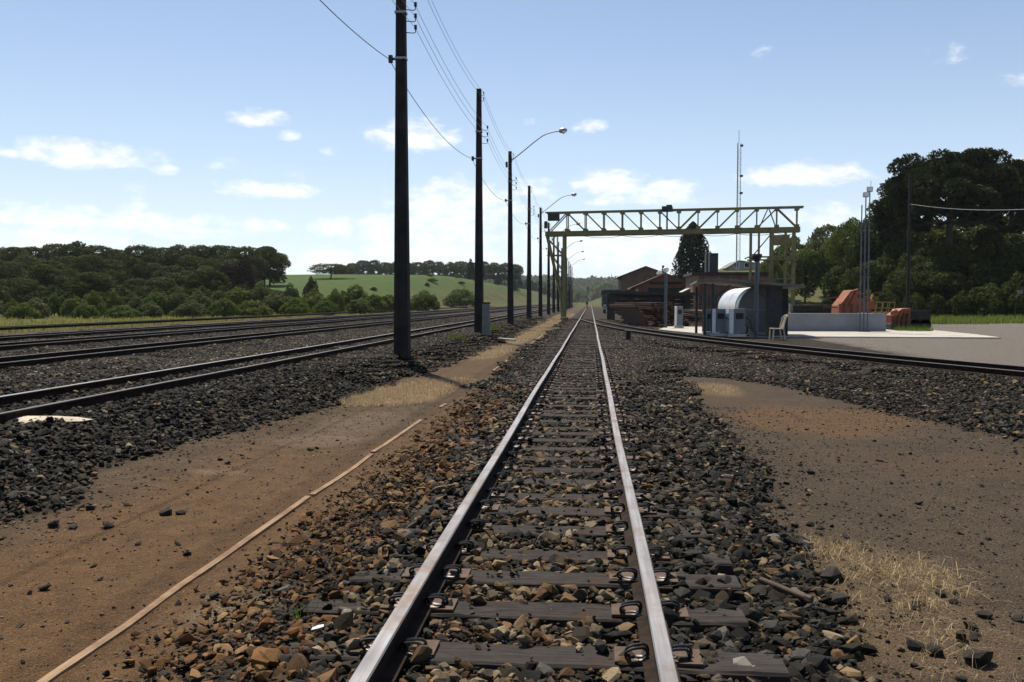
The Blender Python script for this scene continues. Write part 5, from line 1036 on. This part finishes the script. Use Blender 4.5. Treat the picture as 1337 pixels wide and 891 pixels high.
# distant wood on the far ridge: one mass
rng = np.random.default_rng(77); n = 26000; x = rng.uniform(-420, 260, n); y = 760+1400*rng.random(n)**1.4; k = fbm(x*.006, y*.004)+.12*rng.random(n) > .44; x, y = x[k], y[k]
C = np.stack([x, y, H(x, y)+rng.uniform(1, 8, len(x))], 1); C = np.repeat(C, 3, 0)+rng.normal(size=(len(x)*3, 3))*np.array([4, 4, 2]); N = rng.normal(size=C.shape)+np.array([0, -.4, .8])
o = link('distant_wood', leaves_mesh('distant_wood', C, N, 6.0, rng, LM['forest'], .8)); struct(o, 'dark woods on the distant ridge', 'stuff')
# ------------------------------------------------------------------ grass
def blades(name, X, Y, L, wd, rng, mat, label, lean=.9, zoff=0):
    n = len(X); Z = H(X, Y)+zoff; a = rng.uniform(0, 6.283, n); d = np.stack([np.cos(a), np.sin(a), np.zeros(n)], 1); s = np.stack([-np.sin(a), np.cos(a), np.zeros(n)], 1); B = np.stack([X, Y, Z-.005], 1)
    ln = (lean*rng.random(n))[:,None]; L = L[:,None]; wd = np.broadcast_to(wd, (n,))[:,None]; up = np.array([0, 0, 1.0])
    m = B+d*L*ln*.25+up*L*.55*np.sqrt(np.clip(1-.5*ln**2, .03, 1)); t = B+d*L*np.minimum(ln, 1.1)*.9+up*L*np.clip(1-.75*ln**1.5, .05, 1)+s*L*rng.normal(0, .18, n)[:,None]
    V = np.stack([B-s*wd/2, B+s*wd/2, m+s*wd*.4, m-s*wd*.4, t+s*wd*.08, t-s*wd*.08], 1).reshape(-1, 3); o = np.arange(n)[:,None]*6; Fq = np.concatenate([o+np.array([0,1,2,3]), o+np.array([3,2,4,5])])
    me = mesh_np(name, V, Fq, mat); lv = np.repeat(rng.random(n), 6).astype(np.float32); at = me.attributes.new('lv', 'FLOAT', 'POINT'); at.data.foreach_set('value', lv); return struct(link(name, me), label, 'stuff')
MS = leaf_mat('dry_straw', (.20,.14,.072), (.48,.37,.22), .2, 0, (1, 1, 1)); MS2 = leaf_mat('pale_short_straw', (.26,.185,.10), (.50,.38,.225), .2, 0, (1, 1, 1)); MG = leaf_mat('yellow_green_grass', (.13,.14,.035), (.27,.25,.075), .3, 0); MW = leaf_mat('green_weed', (.045,.075,.015), (.10,.14,.03), .3, 0); MRG = leaf_mat('verge_grass', (.07,.11,.025), (.16,.19,.05), .3, 0)
def blob(cx, cy, rx, ry, n, p=.5):
    a = rng.uniform(0, 6.283, n); r = rng.random(n)**p; return cx+rx*r*np.cos(a), cy+ry*r*np.sin(a)
def cat_(*bl): return np.concatenate([b[0] for b in bl]), np.concatenate([b[1] for b in bl])
x, y = cat_(blob(1.68, 4.95, .33, .42, 1300, .8), blob(1.48, 5.55, .22, .28, 700, .8), blob(1.78, 4.6, .34, .26, 400, .8), blob(1.55, 4.35, .3, .5, 300), blob(1.75, 3.7, .4, .5, 350), blob(2.75, 5.1, .3, .15, 60))
k = fbm(x*3.1, y*3.1)+.18*rng.random(len(x)) > .53; x, y = x[k], y[k]; xl, yl = blob(1.68, 5.0, .45, .55, 170, .65)
blades('straw_stalks', xl, yl, rng.uniform(.10, .26, 170), .0034, rng, MS, 'long curled dry stalks in the straw tuft', 1.7)
blades('dry_grass', x, y, rng.uniform(.04, .15, len(x))*np.exp(-((x-1.7)/.7)**2), rng.uniform(.0016, .0032, len(x)), rng, MS, 'pale dry straw tuft on the grey soil at the right', 1.6)
x, y = cat_(blob(-3.0, 14.7, .7, 2.1, 9000), blob(-3.35, 13.4, .5, .9, 3000), blob(-2.5, 16.2, .35, 1.2, 1500), blob(-2.9, 27, .5, 4.5, 2500), blob(-2.85, 41, .7, 9, 5000), blob(-3.2, 64, .8, 15, 6000), blob(-2.9, 95, .9, 20, 5000), blob(3.4, 70, 1.3, 6, 1200), blob(2.15, 15.6, .4, 1.0, 900))
k = fbm(x*2.3, y*1.6)+.22*rng.random(len(x)) > .50; x, y = x[k], y[k]
blades('dry_grass', x, y, rng.uniform(.04, .13, len(x)), np.interp(y, [12, 100], [.004, .02]), rng, MS2, 'low straw-coloured grass along the dirt strip', 1.5)
x = rng.uniform(-60, -27.4, 60000); y = rng.uniform(25, 150, 60000); k = in_view(x, y) & (rng.random(60000) < np.exp(-(-x-28)/9)); x, y = x[k], y[k]
blades('yellow_grass', x, y, rng.uniform(.12, .42, len(x)), .03+.0004*y, rng, MG, 'yellowish green grass along the outermost yard track', .8)
x = rng.uniform(17, 48, 26000); y = rng.uniform(58, 84, 26000); k = in_view(x, y) & (y > 62+.5*(24-x)*(x < 24)+3*(fbm(x*.3, y*.3)-.47)); x, y = x[k], y[k]
blades('verge_grass', x, y, rng.uniform(.2, .55, len(x)), .05, rng, MRG, 'green grass verge before the right wood', .9)
w1 = atz(597, 450, .1); w2 = atz(645, 436, .1); w3 = atz(1193, 432, .05)
for (p, r, n, h, lab) in ((w1, .28, 260, .30, 'small bright green weed on the ballast edge before the second pole'), (w2, .4, 300, .4, 'bright green weed growing beside the second pole'), (w3, .9, 900, .45, 'tuft of green grass at the foot of the black trailer'), (atz(400, 812, .05), .07, 40, .09, 'tiny green weed among the rusty stones at lower left'), (atz(940, 578, .05), .12, 60, .08, 'low green weed at the right ballast edge'), (atz(985, 617, .05), .10, 50, .07, 'small green weed below the right ballast edge')):
    x, y = blob(p.x, p.y, r, r*1.2, n); o = blades('weed', x, y, rng.uniform(.4, 1, n)*h, .012 if h > .2 else .005, rng, MW, lab, 1.0); del o['kind']; tag(o, lab, 'weed')
# ------------------------------------------------------------------ small litter on the ballast
p = atz(415, 826, .12); b = MB().add([(-.06,-.02,0),(.0,-.03,.02),(.06,-.01,.035),(.05,.03,.04),(-.01,.03,.03),(-.06,.02,.01),(-.055,-.018,-.006),(.06,-.008,.026),(.05,.032,.03),(-.06,.022,.0)], [(0,1,4,5),(1,2,3,4),(0,6,7,2,1),(5,4,3,8,9),(6,9,8,7),(2,7,8,3),(0,5,9,6)])
o = b.build('plastic_scrap', MATS['aluminium']); o.location = (p.x, p.y, Hs(p.x, p.y)+.045); tag(o, 'crumpled pale plastic scrap on the stones at lower left', 'litter'); o.scale = (.45, .45, .45)
p = atz(1022, 763, .1); o = MB().tube([(-.13,0,0),(.13,0,0)], .017, 10).tube([(.13,0,0),(.16,0,0)], .024, 8).build('steel_bolt', MATS['plate'], None, True); o.location = (p.x, p.y, Hs(p.x, p.y)+.05); o.rotation_euler = (0, .12, -.75); tag(o, 'dark rusty bolt lying on the right ballast slope', 'bolt')

# ------------------------------------------------------------------ haze: one closed box of thin air round everything
zmax = max(float(GZ.max()), 45.0)+6; zmin = float(GZ.min())-1.5
hb = MB().box((0, 4300, (zmax+zmin)/2), (12100, 9500, zmax-zmin)); hm = bpy.data.materials.new('thin_air'); hm.use_nodes = True; ht = hm.node_tree; ht.nodes.clear()
pv = ht.nodes.new('ShaderNodeVolumePrincipled'); pv.inputs['Color'].default_value = (.80, .87, .95, 1); pv.inputs['Density'].default_value = .00009; pv.inputs['Anisotropy'].default_value = .3
hou = ht.nodes.new('ShaderNodeOutputMaterial'); ht.links.new(pv.outputs[0], hou.inputs['Volume']); ho = hb.build('haze', hm); struct(ho, 'thin bluish haze in the air over the whole yard', 'stuff')
SC.cycles.volume_bounces = 0
